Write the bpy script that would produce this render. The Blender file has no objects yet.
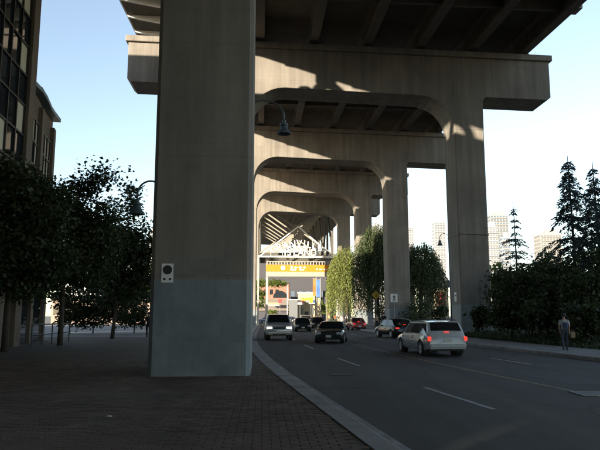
import bpy, bmesh, math, random
import numpy as np
from mathutils import Vector, Matrix, Euler
R = math.radians
random.seed(7)
RNG = np.random.default_rng(7)
scene = bpy.context.scene
COL = scene.collection

# ------------------------------------------------------------ camera, sky, sun, exposure
FOC, HOR, CAMZ = 620.0, 316.0, 1.6
cd = bpy.data.cameras.new('camera'); cam = bpy.data.objects.new('camera', cd); COL.objects.link(cam)
cd.sensor_width = 36.0; cd.lens = 36.0 * FOC / 600.0; cd.clip_start = 0.05; cd.clip_end = 6000
cam.location = (0, 0, CAMZ)
cam.rotation_euler = (R(90) + math.atan((HOR - 225.0) / FOC), 0, 0)
scene.camera = cam

TOSUN = Vector((-0.624, -0.783, 0.190)).normalized()      # behind the camera, to the left, low
EL = math.asin(TOSUN.z); AZ = math.atan2(TOSUN.x, TOSUN.y)
world = bpy.data.worlds.new('World'); scene.world = world; world.use_nodes = True
wn = world.node_tree.nodes; wl = world.node_tree.links
bg = wn['Background']
sky = wn.new('ShaderNodeTexSky'); sky.sky_type = 'NISHITA'; sky.sun_disc = False
sky.sun_elevation = EL; sky.sun_rotation = AZ
sky.air_density = 1.0; sky.dust_density = 0.3; sky.ozone_density = 1.5
hs_ = wn.new('ShaderNodeHueSaturation'); hs_.inputs['Saturation'].default_value = 0.80
wl.new(sky.outputs[0], hs_.inputs['Color']); wl.new(hs_.outputs[0], bg.inputs[0]); bg.inputs[1].default_value = 0.13
sd = bpy.data.lights.new('sun', 'SUN'); sun = bpy.data.objects.new('sun', sd); COL.objects.link(sun)
sd.energy = 5.0; sd.angle = R(0.5); sd.color = (1.0, 0.87, 0.68)
sun.rotation_euler = (-TOSUN).to_track_quat('-Z', 'Y').to_euler()
vs = scene.view_settings
vs.view_transform = 'Standard'; vs.look = 'None'; vs.gamma = 1.0; vs.use_curve_mapping = False
vs.exposure = 1.5

# ------------------------------------------------------------ helpers
def tag(o, label=None, cat=None, group=None, kind=None):
    if label: o['label'] = label
    if cat: o['category'] = cat
    if group: o['group'] = group
    if kind: o['kind'] = kind
    return o

def empty(name, loc=(0, 0, 0), rz=0.0):
    o = bpy.data.objects.new(name, None); COL.objects.link(o)
    o.location = loc; o.rotation_euler = (0, 0, rz); o.empty_display_size = 0.2
    return o

def wm(o):
    b = o.matrix_basis.copy()
    return b if o.parent is None else wm(o.parent) @ o.matrix_parent_inverse @ b
def inv_of(p): return wm(p).inverted()

class MB:
    def __init__(s): s.v = []; s.f = []
    def add(s, vs_, fs_):
        n = len(s.v); s.v.extend([tuple(v) for v in vs_]); s.f.extend([tuple(i + n for i in f) for f in fs_]); return s
    def box(s, c, size, rz=0.0, M=None):
        x, y, z = [d / 2 for d in size]
        vs_ = [(-x,-y,-z),(x,-y,-z),(x,y,-z),(-x,y,-z),(-x,-y,z),(x,-y,z),(x,y,z),(-x,y,z)]
        m = Matrix.Translation(c) @ (M.to_4x4() if M is not None else Matrix.Rotation(rz, 4, 'Z'))
        return s.add([m @ Vector(v) for v in vs_], [(0,3,2,1),(4,5,6,7),(0,1,5,4),(1,2,6,5),(2,3,7,6),(3,0,4,7)])
    def bar(s, a, b, w, h=None, up=(0, 0, 1)):
        a = Vector(a); b = Vector(b); d = b - a; L = d.length
        if L < 1e-6: return s
        h = h or w; d.normalize(); upv = Vector(up)
        if abs(d.dot(upv)) > 0.98: upv = Vector((0, 1, 0))
        x = d.cross(upv).normalized(); z = x.cross(d).normalized()
        m = Matrix((x, d, z)).transposed()
        return s.box((a + b) / 2, (w, L, h), M=m)
    def prism(s, poly, axis_fn, t0, t1):
        n = len(poly); vs_ = [axis_fn(p, t0) for p in poly] + [axis_fn(p, t1) for p in poly]
        fs_ = [tuple(range(n))[::-1], tuple(range(n, 2 * n))] + [(i, (i + 1) % n, n + (i + 1) % n, n + i) for i in range(n)]
        return s.add(vs_, fs_)
    def tube(s, pts, rad, seg=8, caps=True):
        pts = [Vector(p) for p in pts]; n = len(pts)
        rr = rad if isinstance(rad, (list, tuple)) else [rad] * n
        base = len(s.v); prev = None
        for i, p in enumerate(pts):
            d = (pts[min(i + 1, n - 1)] - pts[max(i - 1, 0)])
            d = d.normalized() if d.length > 1e-9 else Vector((0, 0, 1))
            if prev is None:
                ref = Vector((0, 0, 1)) if abs(d.z) < 0.9 else Vector((1, 0, 0)); x = d.cross(ref).normalized()
            else:
                x = (prev - d * prev.dot(d)); x = x.normalized() if x.length > 1e-6 else d.orthogonal().normalized()
            prev = x; y = d.cross(x)
            for k in range(seg):
                a = 2 * math.pi * k / seg; s.v.append(tuple(p + (x * math.cos(a) + y * math.sin(a)) * rr[i]))
        for i in range(n - 1):
            for k in range(seg):
                a = base + i * seg + k; b = base + i * seg + (k + 1) % seg
                s.f.append((a, b, b + seg, a + seg))
        if caps:
            s.f.append(tuple(base + k for k in range(seg))[::-1]); s.f.append(tuple(base + (n - 1) * seg + k for k in range(seg)))
        return s
    def lathe(s, prof, c=(0, 0, 0), seg=16, M=None):
        base = len(s.v); m = M or Matrix.Identity(3); c = Vector(c)
        for r, z in prof:
            for k in range(seg):
                a = 2 * math.pi * k / seg
                s.v.append(tuple(c + m @ Vector((r * math.cos(a), r * math.sin(a), z))))
        for i in range(len(prof) - 1):
            for k in range(seg):
                a = base + i * seg + k; b = base + i * seg + (k + 1) % seg
                s.f.append((a, b, b + seg, a + seg))
        s.f.append(tuple(base + k for k in range(seg))[::-1])
        s.f.append(tuple(base + (len(prof) - 1) * seg + k for k in range(seg)))
        return s
    def mesh(s, name, smooth=False):
        me = bpy.data.meshes.new(name); me.from_pydata(s.v, [], s.f)
        bm = bmesh.new(); bm.from_mesh(me); bmesh.ops.recalc_face_normals(bm, faces=bm.faces); bm.to_mesh(me); bm.free()
        if smooth: me.polygons.foreach_set('use_smooth', [True] * len(me.polygons))
        me.update(); return me

def link(name, me, mat, parent=None, local=False):
    o = bpy.data.objects.new(name, me); COL.objects.link(o)
    if mat is not None and len(me.materials) == 0: me.materials.append(mat)
    if parent is not None:
        o.parent = parent
        if not local: o.matrix_parent_inverse = inv_of(parent)
    return o

def obj(name, mb, mat, parent=None, local=False, smooth=False, bevel=0, seg=2, angle=None):
    me = mb.mesh(name, smooth); o = link(name, me, mat, parent, local)
    if bevel:
        b = o.modifiers.new('bevel', 'BEVEL'); b.width = bevel; b.segments = seg; b.limit_method = 'ANGLE'; b.angle_limit = R(35)
    if smooth and angle:
        try:
            bm = bmesh.new(); bm.from_mesh(me)
            for e in bm.edges:
                if len(e.link_faces) == 2 and e.calc_face_angle(0) > R(angle): e.smooth = False
            bm.to_mesh(me); bm.free()
        except Exception: pass
    return o

def copy_tree(o, parent=None):
    c = o.copy(); COL.objects.link(c)
    if parent is not None:
        c.parent = parent; c.matrix_parent_inverse = o.matrix_parent_inverse.copy()
    for ch in list(o.children): copy_tree(ch, c)
    return c

# ------------------------------------------------------------ materials
def mat(name, base, rough=0.8, metal=0.0, noise=0.0, nscale=3.0, bump=0.0, bscale=20.0, streak=0.0, spec=0.5, emit=None, estr=0.0,
        island=0.0, base2=None, transl=0.0, alt=None, altscale=0.6, altamt=0.5):
    m = bpy.data.materials.new(name); m.use_nodes = True; nt = m.node_tree; N = nt.nodes; Lk = nt.links
    b = N['Principled BSDF']
    b.inputs['Roughness'].default_value = rough; b.inputs['Metallic'].default_value = metal
    b.inputs['Specular IOR Level'].default_value = spec
    col = (*base, 1.0); b.inputs['Base Color'].default_value = col
    cur = None
    tc = None
    def coord():
        nonlocal tc
        if tc is None: tc = N.new('ShaderNodeNewGeometry')
        return tc.outputs['Position']
    def mixc(fac, c1, c2, mode='MIX'):
        mx = N.new('ShaderNodeMix'); mx.data_type = 'RGBA'; mx.blend_type = mode; mx.clamp_factor = True
        if hasattr(fac, 'links') or not isinstance(fac, float): Lk.new(fac, mx.inputs[0])
        else: mx.inputs[0].default_value = fac
        for c, i in ((c1, 6), (c2, 7)):
            if isinstance(c, tuple): mx.inputs[i].default_value = c
            else: Lk.new(c, mx.inputs[i])
        return mx.outputs[2]
    def nz(scale, detail=6, rgh=0.6, stretch=None):
        n = N.new('ShaderNodeTexNoise'); n.inputs['Scale'].default_value = scale; n.inputs['Detail'].default_value = detail
        n.inputs['Roughness'].default_value = rgh
        if stretch:
            mp = N.new('ShaderNodeMapping'); mp.inputs['Scale'].default_value = stretch
            Lk.new(coord(), mp.inputs[0]); Lk.new(mp.outputs[0], n.inputs[0])
        else: Lk.new(coord(), n.inputs[0])
        return n.outputs[0]
    def ramp(x, lo, hi, a, b_):
        r = N.new('ShaderNodeMapRange'); r.inputs[1].default_value = lo; r.inputs[2].default_value = hi
        r.inputs[3].default_value = a; r.inputs[4].default_value = b_; r.clamp = True
        Lk.new(x, r.inputs[0]); return r.outputs[0]
    def scale_col(c, valsock):
        cc = N.new('ShaderNodeCombineColor')
        for i in range(3): Lk.new(valsock, cc.inputs[i])
        return mixc(1.0, c, cc.outputs[0], 'MULTIPLY')
    c = col
    if alt is not None:
        c = mixc(ramp(nz(altscale, 4), 0.5 - altamt * 0.3, 0.5 + 0.25, 0.0, 1.0), c, (*alt, 1.0))
    if base2 is not None:
        g = N.new('ShaderNodeNewGeometry'); c = mixc(g.outputs['Random Per Island'], c, (*base2, 1.0))
    if noise: c = scale_col(c, ramp(nz(nscale), 0.25, 0.75, 1 - noise, 1 + noise))
    if streak: c = scale_col(c, ramp(nz(1.0, 5, 0.65, (1.6, 1.6, 0.09)), 0.3, 0.7, 1 - streak, 1 + streak * 0.5))
    if island:
        g = N.new('ShaderNodeNewGeometry'); c = scale_col(c, ramp(g.outputs['Random Per Island'], 0, 1, 1 - island, 1 + island))
    if not isinstance(c, tuple): Lk.new(c, b.inputs['Base Color'])
    if bump:
        bp = N.new('ShaderNodeBump'); bp.inputs['Strength'].default_value = bump; bp.inputs['Distance'].default_value = 0.02
        Lk.new(nz(bscale, 5), bp.inputs['Height']); Lk.new(bp.outputs[0], b.inputs['Normal'])
    if emit is not None:
        b.inputs['Emission Color'].default_value = (*emit, 1); b.inputs['Emission Strength'].default_value = estr
    if transl:
        t = N.new('ShaderNodeBsdfTranslucent')
        if isinstance(c, tuple): t.inputs[0].default_value = c
        else: Lk.new(c, t.inputs[0])
        mx = N.new('ShaderNodeMixShader'); mx.inputs[0].default_value = transl
        Lk.new(b.outputs[0], mx.inputs[1]); Lk.new(t.outputs[0], mx.inputs[2]); Lk.new(mx.outputs[0], N['Material Output'].inputs[0])
    return m

def brick_mat(name, c1, c2, mortar, sx, sy, rot):
    m = bpy.data.materials.new(name); m.use_nodes = True; nt = m.node_tree; N = nt.nodes; Lk = nt.links
    b = N['Principled BSDF']; b.inputs['Roughness'].default_value = 0.85
    g = N.new('ShaderNodeNewGeometry'); mp = N.new('ShaderNodeMapping'); mp.inputs['Rotation'].default_value = (0, 0, rot)
    br = N.new('ShaderNodeTexBrick'); br.inputs['Scale'].default_value = 1.0
    br.inputs['Brick Width'].default_value = sx; br.inputs['Row Height'].default_value = sy; br.inputs['Mortar Size'].default_value = 0.006
    br.inputs['Color1'].default_value = (*c1, 1); br.inputs['Color2'].default_value = (*c2, 1); br.inputs['Mortar'].default_value = (*mortar, 1)
    n = N.new('ShaderNodeTexNoise'); n.inputs['Scale'].default_value = 0.7; n.inputs['Detail'].default_value = 6
    mx = N.new('ShaderNodeMix'); mx.data_type = 'RGBA'; mx.blend_type = 'MULTIPLY'; mx.inputs[0].default_value = 0.7
    Lk.new(g.outputs['Position'], mp.inputs[0]); Lk.new(mp.outputs[0], br.inputs[0]); Lk.new(g.outputs['Position'], n.inputs[0])
    Lk.new(br.outputs[0], mx.inputs[6]); Lk.new(n.outputs[0], mx.inputs[7]); Lk.new(mx.outputs[2], b.inputs['Base Color'])
    return m

def glass_mat(name, base, rough=0.05):
    return mat(name, base, rough, spec=0.6)

M = {}
def formed_concrete(name, base, stain):
    """board-marked concrete: lift lines, panel joints, streaks and blotches"""
    m = mat(name, base, 0.88, noise=0.24, nscale=0.9, bump=0.45, bscale=14, streak=0.3, alt=stain, altscale=0.45)
    nt = m.node_tree; N = nt.nodes; Lk = nt.links; b = N['Principled BSDF']
    g = N.new('ShaderNodeNewGeometry'); sp = N.new('ShaderNodeSeparateXYZ'); Lk.new(g.outputs['Position'], sp.inputs[0])
    fac = None
    for ax, per, off, wid, amt in (('Z', 3.05, 0.45, 0.012, 0.16), ('Z', 0.61, 0.1, 0.018, 0.05), ('X', 1.22, 0.18, 0.010, 0.10)):
        ad = N.new('ShaderNodeMath'); ad.operation = 'ADD'; ad.inputs[1].default_value = 500 * per + off; Lk.new(sp.outputs[ax], ad.inputs[0])
        md = N.new('ShaderNodeMath'); md.operation = 'PINGPONG'; md.inputs[1].default_value = per / 2; Lk.new(ad.outputs[0], md.inputs[0])
        mr = N.new('ShaderNodeMapRange'); mr.inputs[1].default_value = 0; mr.inputs[2].default_value = wid * 2
        mr.inputs[3].default_value = 1 - amt; mr.inputs[4].default_value = 1; Lk.new(md.outputs[0], mr.inputs[0])
        if fac is None: fac = mr.outputs[0]
        else:
            mu = N.new('ShaderNodeMath'); mu.operation = 'MULTIPLY'; Lk.new(fac, mu.inputs[0]); Lk.new(mr.outputs[0], mu.inputs[1]); fac = mu.outputs[0]
    src = b.inputs['Base Color'].links[0].from_socket
    cc = N.new('ShaderNodeCombineColor')
    for i in range(3): Lk.new(fac, cc.inputs[i])
    mx = N.new('ShaderNodeMix'); mx.data_type = 'RGBA'; mx.blend_type = 'MULTIPLY'; mx.inputs[0].default_value = 1
    Lk.new(src, mx.inputs[6]); Lk.new(cc.outputs[0], mx.inputs[7]); Lk.new(mx.outputs[2], b.inputs['Base Color'])
    return m
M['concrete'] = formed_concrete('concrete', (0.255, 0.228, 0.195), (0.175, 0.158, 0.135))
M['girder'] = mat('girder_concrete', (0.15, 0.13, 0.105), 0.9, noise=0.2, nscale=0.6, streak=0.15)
M['paint'] = mat('grey_blue_paint', (0.225, 0.255, 0.265), 0.65, noise=0.16, nscale=2.2, streak=0.22, alt=(0.165, 0.185, 0.19), altscale=0.9, bump=0.3, bscale=16)
M['patch1'] = mat('patch_paint', (0.20, 0.185, 0.165), 0.7, noise=0.15, nscale=3, streak=.2)
M['patch2'] = mat('patch_paint_grey', (0.19, 0.21, 0.215), 0.7, noise=0.15, nscale=3)
M['asphalt'] = mat('asphalt', (0.056, 0.051, 0.046), 0.82, noise=0.25, nscale=0.5, bump=0.5, bscale=90, alt=(0.042, 0.039, 0.035), altscale=0.25)
def worn_asphalt(m):
    nt = m.node_tree; N = nt.nodes; Lk = nt.links; b = N['Principled BSDF']; src = b.inputs['Base Color'].links[0].from_socket
    g = N.new('ShaderNodeNewGeometry')
    def mul(sock, lo, hi, a, c):
        nonlocal src
        mr = N.new('ShaderNodeMapRange'); mr.inputs[1].default_value = lo; mr.inputs[2].default_value = hi; mr.inputs[3].default_value = a; mr.inputs[4].default_value = c
        Lk.new(sock, mr.inputs[0]); cc = N.new('ShaderNodeCombineColor')
        for i in range(3): Lk.new(mr.outputs[0], cc.inputs[i])
        mx = N.new('ShaderNodeMix'); mx.data_type = 'RGBA'; mx.blend_type = 'MULTIPLY'; mx.inputs[0].default_value = 1
        Lk.new(src, mx.inputs[6]); Lk.new(cc.outputs[0], mx.inputs[7]); src = mx.outputs[2]
    def tex(kind, scale, stretch, rot=0.0):
        mp = N.new('ShaderNodeMapping'); mp.inputs['Scale'].default_value = stretch; mp.inputs['Rotation'].default_value = (0, 0, rot); Lk.new(g.outputs['Position'], mp.inputs[0])
        if kind == 'crack':
            n0 = N.new('ShaderNodeTexNoise'); n0.inputs['Scale'].default_value = 1.3; n0.inputs['Detail'].default_value = 5; Lk.new(g.outputs['Position'], n0.inputs[0])
            mx = N.new('ShaderNodeMix'); mx.data_type = 'VECTOR'; mx.inputs[0].default_value = 0.35; Lk.new(mp.outputs[0], mx.inputs[4]); Lk.new(n0.outputs[1], mx.inputs[5])
            t = N.new('ShaderNodeTexVoronoi'); t.feature = 'DISTANCE_TO_EDGE'; t.inputs['Scale'].default_value = scale; Lk.new(mx.outputs[1], t.inputs[0]); return t.outputs['Distance']
        t = N.new('ShaderNodeTexNoise'); t.inputs['Scale'].default_value = scale; t.inputs['Detail'].default_value = 6; Lk.new(mp.outputs[0], t.inputs[0]); return t.outputs[0]
    mul(tex('noise', 1.0, (1.4, 0.06, 1), R(-7)), .35, .65, .72, 1.3)
    mul(tex('noise', 0.6, (1, 1, 1)), .3, .7, .85, 1.18)
    mul(tex('noise', 60.0, (1, 1, 1)), .3, .7, .75, 1.3)
    mul(tex('crack', 0.33, (1, .55, 1)), 0.0, .012, .45, 1.0)
    mul(tex('noise', 2.2, (1, .5, 1)), .66, .74, 1.0, .6)
    Lk.new(src, b.inputs['Base Color'])
worn_asphalt(M['asphalt'])
M['line_white'] = mat('road_paint_white', (0.50, 0.50, 0.48), 0.7, noise=0.35, nscale=7, alt=(0.14, 0.14, 0.135), altscale=11)
M['line_yellow'] = mat('road_paint_yellow', (0.38, 0.30, 0.12), 0.7, noise=0.25, nscale=6, alt=(0.10, 0.09, 0.06), altscale=3)
M['kerb'] = mat('kerb_concrete', (0.32, 0.305, 0.29), 0.85, noise=0.22, nscale=2.5, bump=0.3, bscale=30, alt=(0.17, 0.165, 0.155), altscale=1.2)
M['walk'] = mat('walk_concrete', (0.20, 0.195, 0.185), 0.85, noise=0.2, nscale=1.2, bump=0.2, bscale=30)
M['paver'] = mat('paver_brick', (0.14, 0.088, 0.062), 0.85, noise=0.35, nscale=0.9, island=0.45, base2=(0.098, 0.070, 0.054), bump=0.3, bscale=60)
M['paverfar'] = brick_mat('paver_far', (0.14, 0.088, 0.062), (0.098, 0.070, 0.054), (0.05, 0.045, 0.04), 0.22, 0.11, R(-3.4))
M['bandpaver'] = mat('paver_band', (0.12, 0.098, 0.078), 0.85, noise=0.15, island=0.2, bump=0.3, bscale=60)  # streak of sunlight on the pavers, put into the brick colour
M['plaza'] = mat('plaza_concrete', (0.17, 0.17, 0.17), 0.85, noise=0.2, nscale=0.5)
M['soil'] = mat('soil', (0.06, 0.05, 0.038), 0.95, noise=0.3, nscale=1.5, bump=0.8, bscale=6)
M['ground'] = mat('ground', (0.14, 0.13, 0.11), 0.95, noise=0.2, nscale=0.2)
M['truss_pale'] = mat('truss_steel_pale', (0.26, 0.24, 0.195), 0.6, noise=0.12, nscale=1.0)  # paler copy of the truss steel, its sunlit look put into the colour
M['truss'] = mat('truss_steel', (0.09, 0.082, 0.066), 0.6, noise=0.15, nscale=1.0)  # shaded copy of the steel, darkened behind the sign letters
M['steel'] = mat('painted_steel', (0.34, 0.33, 0.30), 0.55, noise=0.12, nscale=1.0)
M['white'] = mat('white_enamel', (0.80, 0.79, 0.75), 0.45, noise=0.06, nscale=1.0)
M['darkmetal'] = mat('dark_metal', (0.035, 0.04, 0.045), 0.5, noise=0.15, nscale=4)
M['lampmetal'] = mat('lamp_metal', (0.10, 0.13, 0.15), 0.45, noise=0.15, nscale=4)
M['bldg'] = mat('tan_stucco', (0.17, 0.135, 0.105), 0.9, noise=0.12, nscale=0.8, bump=0.2, bscale=25, streak=0.1)
M['bldg2'] = mat('tan_stucco_dark', (0.14, 0.115, 0.095), 0.9, noise=0.12, nscale=0.8, streak=0.1)
M['glass'] = glass_mat('window_glass', (0.02, 0.025, 0.03), 0.04)
M['blind'] = mat('window_blind', (0.62, 0.56, 0.42), 0.8, noise=0.1)  # pale cream; in window panes it stands in for reflected sunlight
M['frame'] = mat('window_frame', (0.02, 0.02, 0.022), 0.5)
M['copper'] = mat('green_roof', (0.12, 0.20, 0.22), 0.5, noise=0.15)
M['bark'] = mat('bark', (0.07, 0.055, 0.042), 0.95, noise=0.35, nscale=6, bump=0.8, bscale=18)
def leafmat(name, a, b_, tr=0.3): return mat(name, a, 0.55, base2=b_, transl=tr, spec=0.35)
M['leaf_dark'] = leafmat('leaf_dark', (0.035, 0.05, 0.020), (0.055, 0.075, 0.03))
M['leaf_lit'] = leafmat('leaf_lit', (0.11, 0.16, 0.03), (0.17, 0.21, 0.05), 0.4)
M['leaf_willow'] = leafmat('leaf_willow', (0.15, 0.19, 0.045), (0.22, 0.24, 0.07), 0.35)  # brighter willow copy: sunlight put into the leaf colour
M['leaf_willow_deep'] = leafmat('leaf_willow_deep', (0.05, 0.075, 0.03), (0.075, 0.10, 0.04), 0.3)  # darker willow copy: shade put into the leaf colour
M['leaf_conifer'] = leafmat('leaf_conifer', (0.05, 0.08, 0.075), (0.08, 0.115, 0.11), 0.2)
M['leaf_shrub'] = leafmat('leaf_shrub', (0.035, 0.055, 0.022), (0.07, 0.09, 0.035), 0.3)
M['orange'] = mat('orange_banner', (0.56, 0.20, 0.006), 0.6, noise=0.05)
M['pink'] = mat('pale_trim', (0.36, 0.30, 0.25), 0.6, noise=0.08)
M['tyre'] = mat('tyre', (0.02, 0.02, 0.02), 0.8)
M['rim'] = mat('rim', (0.36, 0.36, 0.37), 0.35)
M['carglass'] = glass_mat('car_glass', (0.012, 0.014, 0.016), 0.03)
M['trim'] = mat('black_trim', (0.02, 0.02, 0.021), 0.6)
M['tail'] = mat('tail_light_lit', (0.45, 0.02, 0.015), 0.3, emit=(1.0, 0.05, 0.03), estr=0.45)
M['tail_off'] = mat('tail_light', (0.32, 0.015, 0.012), 0.25)
M['head'] = mat('head_light_lit', (0.8, 0.8, 0.75), 0.2, emit=(1.0, 0.95, 0.82), estr=0.9)
M['head_off'] = mat('head_light', (0.55, 0.56, 0.57), 0.12, spec=0.8)
M['plate'] = mat('licence_plate', (0.6, 0.6, 0.6), 0.5)
def paint(name, c, r=0.22, metal=0.0): 
    m = mat(name, c, r, metal=metal); m.node_tree.nodes['Principled BSDF'].inputs['Coat Weight'].default_value = 0.6; return m
M['skin'] = mat('skin', (0.45, 0.28, 0.20), 0.6)

# ------------------------------------------------------------ coordinate frames
SA = math.atan(37.0 / 620.0)                       # the bridge runs 3.4 degrees left of the view
AX = Vector((-math.sin(SA), math.cos(SA), 0)); LA = Vector((math.cos(SA), math.sin(SA), 0))
def UV(u, v, z=0.0): return LA * u + AX * v + Vector((0, 0, z))
_ly = np.array([-60, -30, 0, 5, 11.1, 14.4, 20.2, 24.2, 31, 35.4, 50, 70, 100, 140, 200, 280, 400], float)
_lx = np.array([15.5, 10.3, 5.15, 4.35, 3.36, 2.80, 1.95, 1.42, 0.65, 0.2, -0.95, -2.1, -3.8, -6.2, -9.8, -14.6, -21.8], float)
_gy = np.arange(-60, 400, 1.0); _gx = np.interp(_gy, _ly, _lx)
_k = np.exp(-0.5 * (np.arange(-8, 9) / 3.0) ** 2); _k /= _k.sum()
_gx = np.convolve(np.pad(_gx, 8, mode='reflect', reflect_type='odd'), _k, 'valid')
def LN(y): return float(np.interp(y, _gy, _gx))
PIT = math.atan((HOR - 225.0) / FOC)
def pix(x, y, D):                                   # the point at forward distance D seen at pixel (x, y) of the 600 x 450 photo
    b_ = 225.0 - y; fy = FOC * math.cos(PIT) - b_ * math.sin(PIT); up = FOC * math.sin(PIT) + b_ * math.cos(PIT)
    return Vector(((x - 300) * D / fy, D, CAMZ + up * D / fy))
ROADL, ROADR, WALKR = -2.85, 8.9, 12.0

# ------------------------------------------------------------ ground, road, pavements
def strip(name, o0, o1, z, y0, y1, m, step=2.0, parent=None, kind='structure'):
    mb = MB(); ys = np.arange(y0, y1 + 0.01, step)
    for y in ys: mb.v.append((LN(y) + o0, y, z)); mb.v.append((LN(y) + o1, y, z))
    for i in range(len(ys) - 1): mb.f.append((2 * i, 2 * i + 1, 2 * i + 3, 2 * i + 2))
    o = obj(name, mb, m, parent)
    if kind: o['kind'] = kind
    return o
g = MB(); g.add([(-1500, -400, -0.06), (1500, -400, -0.06), (1500, 3500, -0.06), (-1500, 3500, -0.06)], [(0, 1, 2, 3)])
tag(obj('ground', g, M['ground']), kind='structure')
road = strip('road', ROADL - 0.02, ROADR + 0.02, 0.0, -40, 330, M['asphalt'])

def dash(y0, y1, off, w, m, z=0.004):
    mb = MB(); ys = np.linspace(y0, y1, max(2, int((y1 - y0) / 1.0) + 2))
    for y in ys: mb.v.append((LN(y) + off - w / 2, y, z)); mb.v.append((LN(y) + off + w / 2, y, z))
    for i in range(len(ys) - 1): mb.f.append((2 * i, 2 * i + 1, 2 * i + 3, 2 * i + 2))
    o = obj('lane_dash' if y1 - y0 < 6 else 'centre_line', mb, m, road); return o
for y0, y1 in ((2.0, 5.2), (11.1, 14.4), (20.4, 24.2), (31, 35.4), (42, 46), (53, 57), (64, 68)): dash(y0, y1, 0.0, 0.11, M['line_white'])
for y0, y1 in ((2.0, 5.0), (11.6, 14.6), (21.1, 24.2), (31, 35), (42, 46), (53, 57)): dash(y0, y1, 5.88, 0.11, M['line_white'])
dash(-20, 70, 2.93, 0.09, M['line_yellow'])

# kerbs: one stone after another
def kerb(name, off, side, y0, y1):
    root = empty(name, (LN(y0) + off, y0, 0)); tag(root, kind='structure')
    y = y0
    while y < y1:
        ln = 1.5 if y < 60 else 6.0; ye = y + ln - 0.012
        mb = MB(); rows = []
        for yy in np.linspace(y, ye, 3):
            x = LN(yy) + off; s = side
            rows.append([(x, yy, -0.05), (x, yy, 0.105), (x - s * 0.025, yy, 0.142), (x - s * 0.06, yy, 0.15 + random.uniform(-.002, .002)), (x - s * 0.34, yy, 0.15), (x - s * 0.34, yy, -0.05)])
        n = 6
        for r_ in rows: mb.v.extend(r_)
        for i in range(2):
            for k in range(n): mb.f.append((i * n + k, i * n + (k + 1) % n, (i + 1) * n + (k + 1) % n, (i + 1) * n + k))
        mb.f.append(tuple(range(n))); mb.f.append(tuple(range(2 * n, 3 * n)))
        obj('kerb_stone', mb, M['kerb'], root); y += ln
    return root
kerb('kerb', ROADL, 1, -12, 150); kerb('kerb', ROADR, -1, -3, 150)

# gutter pan along the left kerb (pale concrete strip)
strip('gutter', ROADL + 0.004, ROADL + 0.30, 0.004, -12, 120, M['kerb'], 1.5)

# left pavement: sheet below, near pavers laid one by one
pav = MB(); ys = np.arange(-40, 44.1, 2.0)
for y in ys: pav.v.append((-70, y, 0.135)); pav.v.append((LN(y) + ROADL - 0.33, y, 0.135))
for i in range(len(ys) - 1): pav.f.append((2 * i, 2 * i + 1, 2 * i + 3, 2 * i + 2))
pavement = tag(obj('pavement', pav, M['paverfar']), kind='structure')
BL, BW = 0.22, 0.11
cells = []
row = 0; v = 3.0
while v < 21.0:
    u = -12.1 + (BL / 2 if row % 2 else 0)
    while u < 6:
        p = UV(u, v)
        if p.x < LN(p.y) + ROADL - 0.34 - 0.12 and abs(p.x) < 0.52 * p.y + 0.5:
            cells.append((p.y, u, v, row))
        u += BL
    v += BW; row += 1
cells.sort()
def brick_verts(u, v, z, jig):
    du, dv = BL / 2 - 0.005, BW / 2 - 0.005; b = 0.004
    c = UV(u, v); vs_ = []
    for (sx, sy, zz, i) in [(-1,-1,0.12,0),(1,-1,0.12,0),(1,1,0.12,0),(-1,1,0.12,0)] + [(-1,-1,z-b,0),(1,-1,z-b,0),(1,1,z-b,0),(-1,1,z-b,0)] + [(-1,-1,z,b),(1,-1,z,b),(1,1,z,b),(-1,1,z,b)]:
        p = LA * (sx * (du - i)) + AX * (sy * (dv - i)); vs_.append((c.x + p.x, c.y + p.y, zz + (jig[0] * sx + jig[1] * sy if zz > 0.125 else 0)))
    return vs_
BF = [(8, 9, 10, 11)] + [(a, (a + 1) % 4, 4 + (a + 1) % 4, 4 + a) for a in range(4)] + [(4 + a, 4 + (a + 1) % 4, 8 + (a + 1) % 4, 8 + a) for a in range(4)]
rest = MB(); sun_streak = MB(); n_ind = 0
proto = [None, None, None]
for Yd, u, v, row in cells:
    jig = (random.uniform(-.0015, .0015), random.uniform(-.0015, .0015)); z = 0.150 + random.uniform(-.003, .002)
    in_streak = 12.1 < v < 12.45  # rows that carry the sun streak in their colour
    c = UV(u, v)
    if 6.4 < c.y and n_ind < 300 and c.x > -0.5 * c.y and not in_streak:
        k = n_ind % 3
        if proto[k] is None:
            mb = MB(); mb.add(brick_verts(0, 0, 0.150, jig), BF); proto[k] = mb.mesh('brick'); proto[k].materials.append(M['paver'])
        o = bpy.data.objects.new('brick', proto[k]); COL.objects.link(o); o.parent = pavement
        o.location = (c.x, c.y, z - 0.150); n_ind += 1
    else: (sun_streak if in_streak else rest).add(brick_verts(u, v, z, jig), BF)
tag(obj('brick_paving', rest, M['paver'], pavement), kind='stuff')
tag(obj('brick_band', sun_streak, M['bandpaver'], pavement), kind='stuff')

tag(obj('plaza', MB().add([(-70, 44, 0.13), (LN(44) + ROADL - .33, 44, 0.13), (LN(75) + ROADL - .33, 75, 0.13), (LN(130) + ROADL - .33, 130, 0.13), (-70, 130, 0.13)], [(0, 1, 2, 3, 4)]), M['plaza']), kind='structure')
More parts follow.
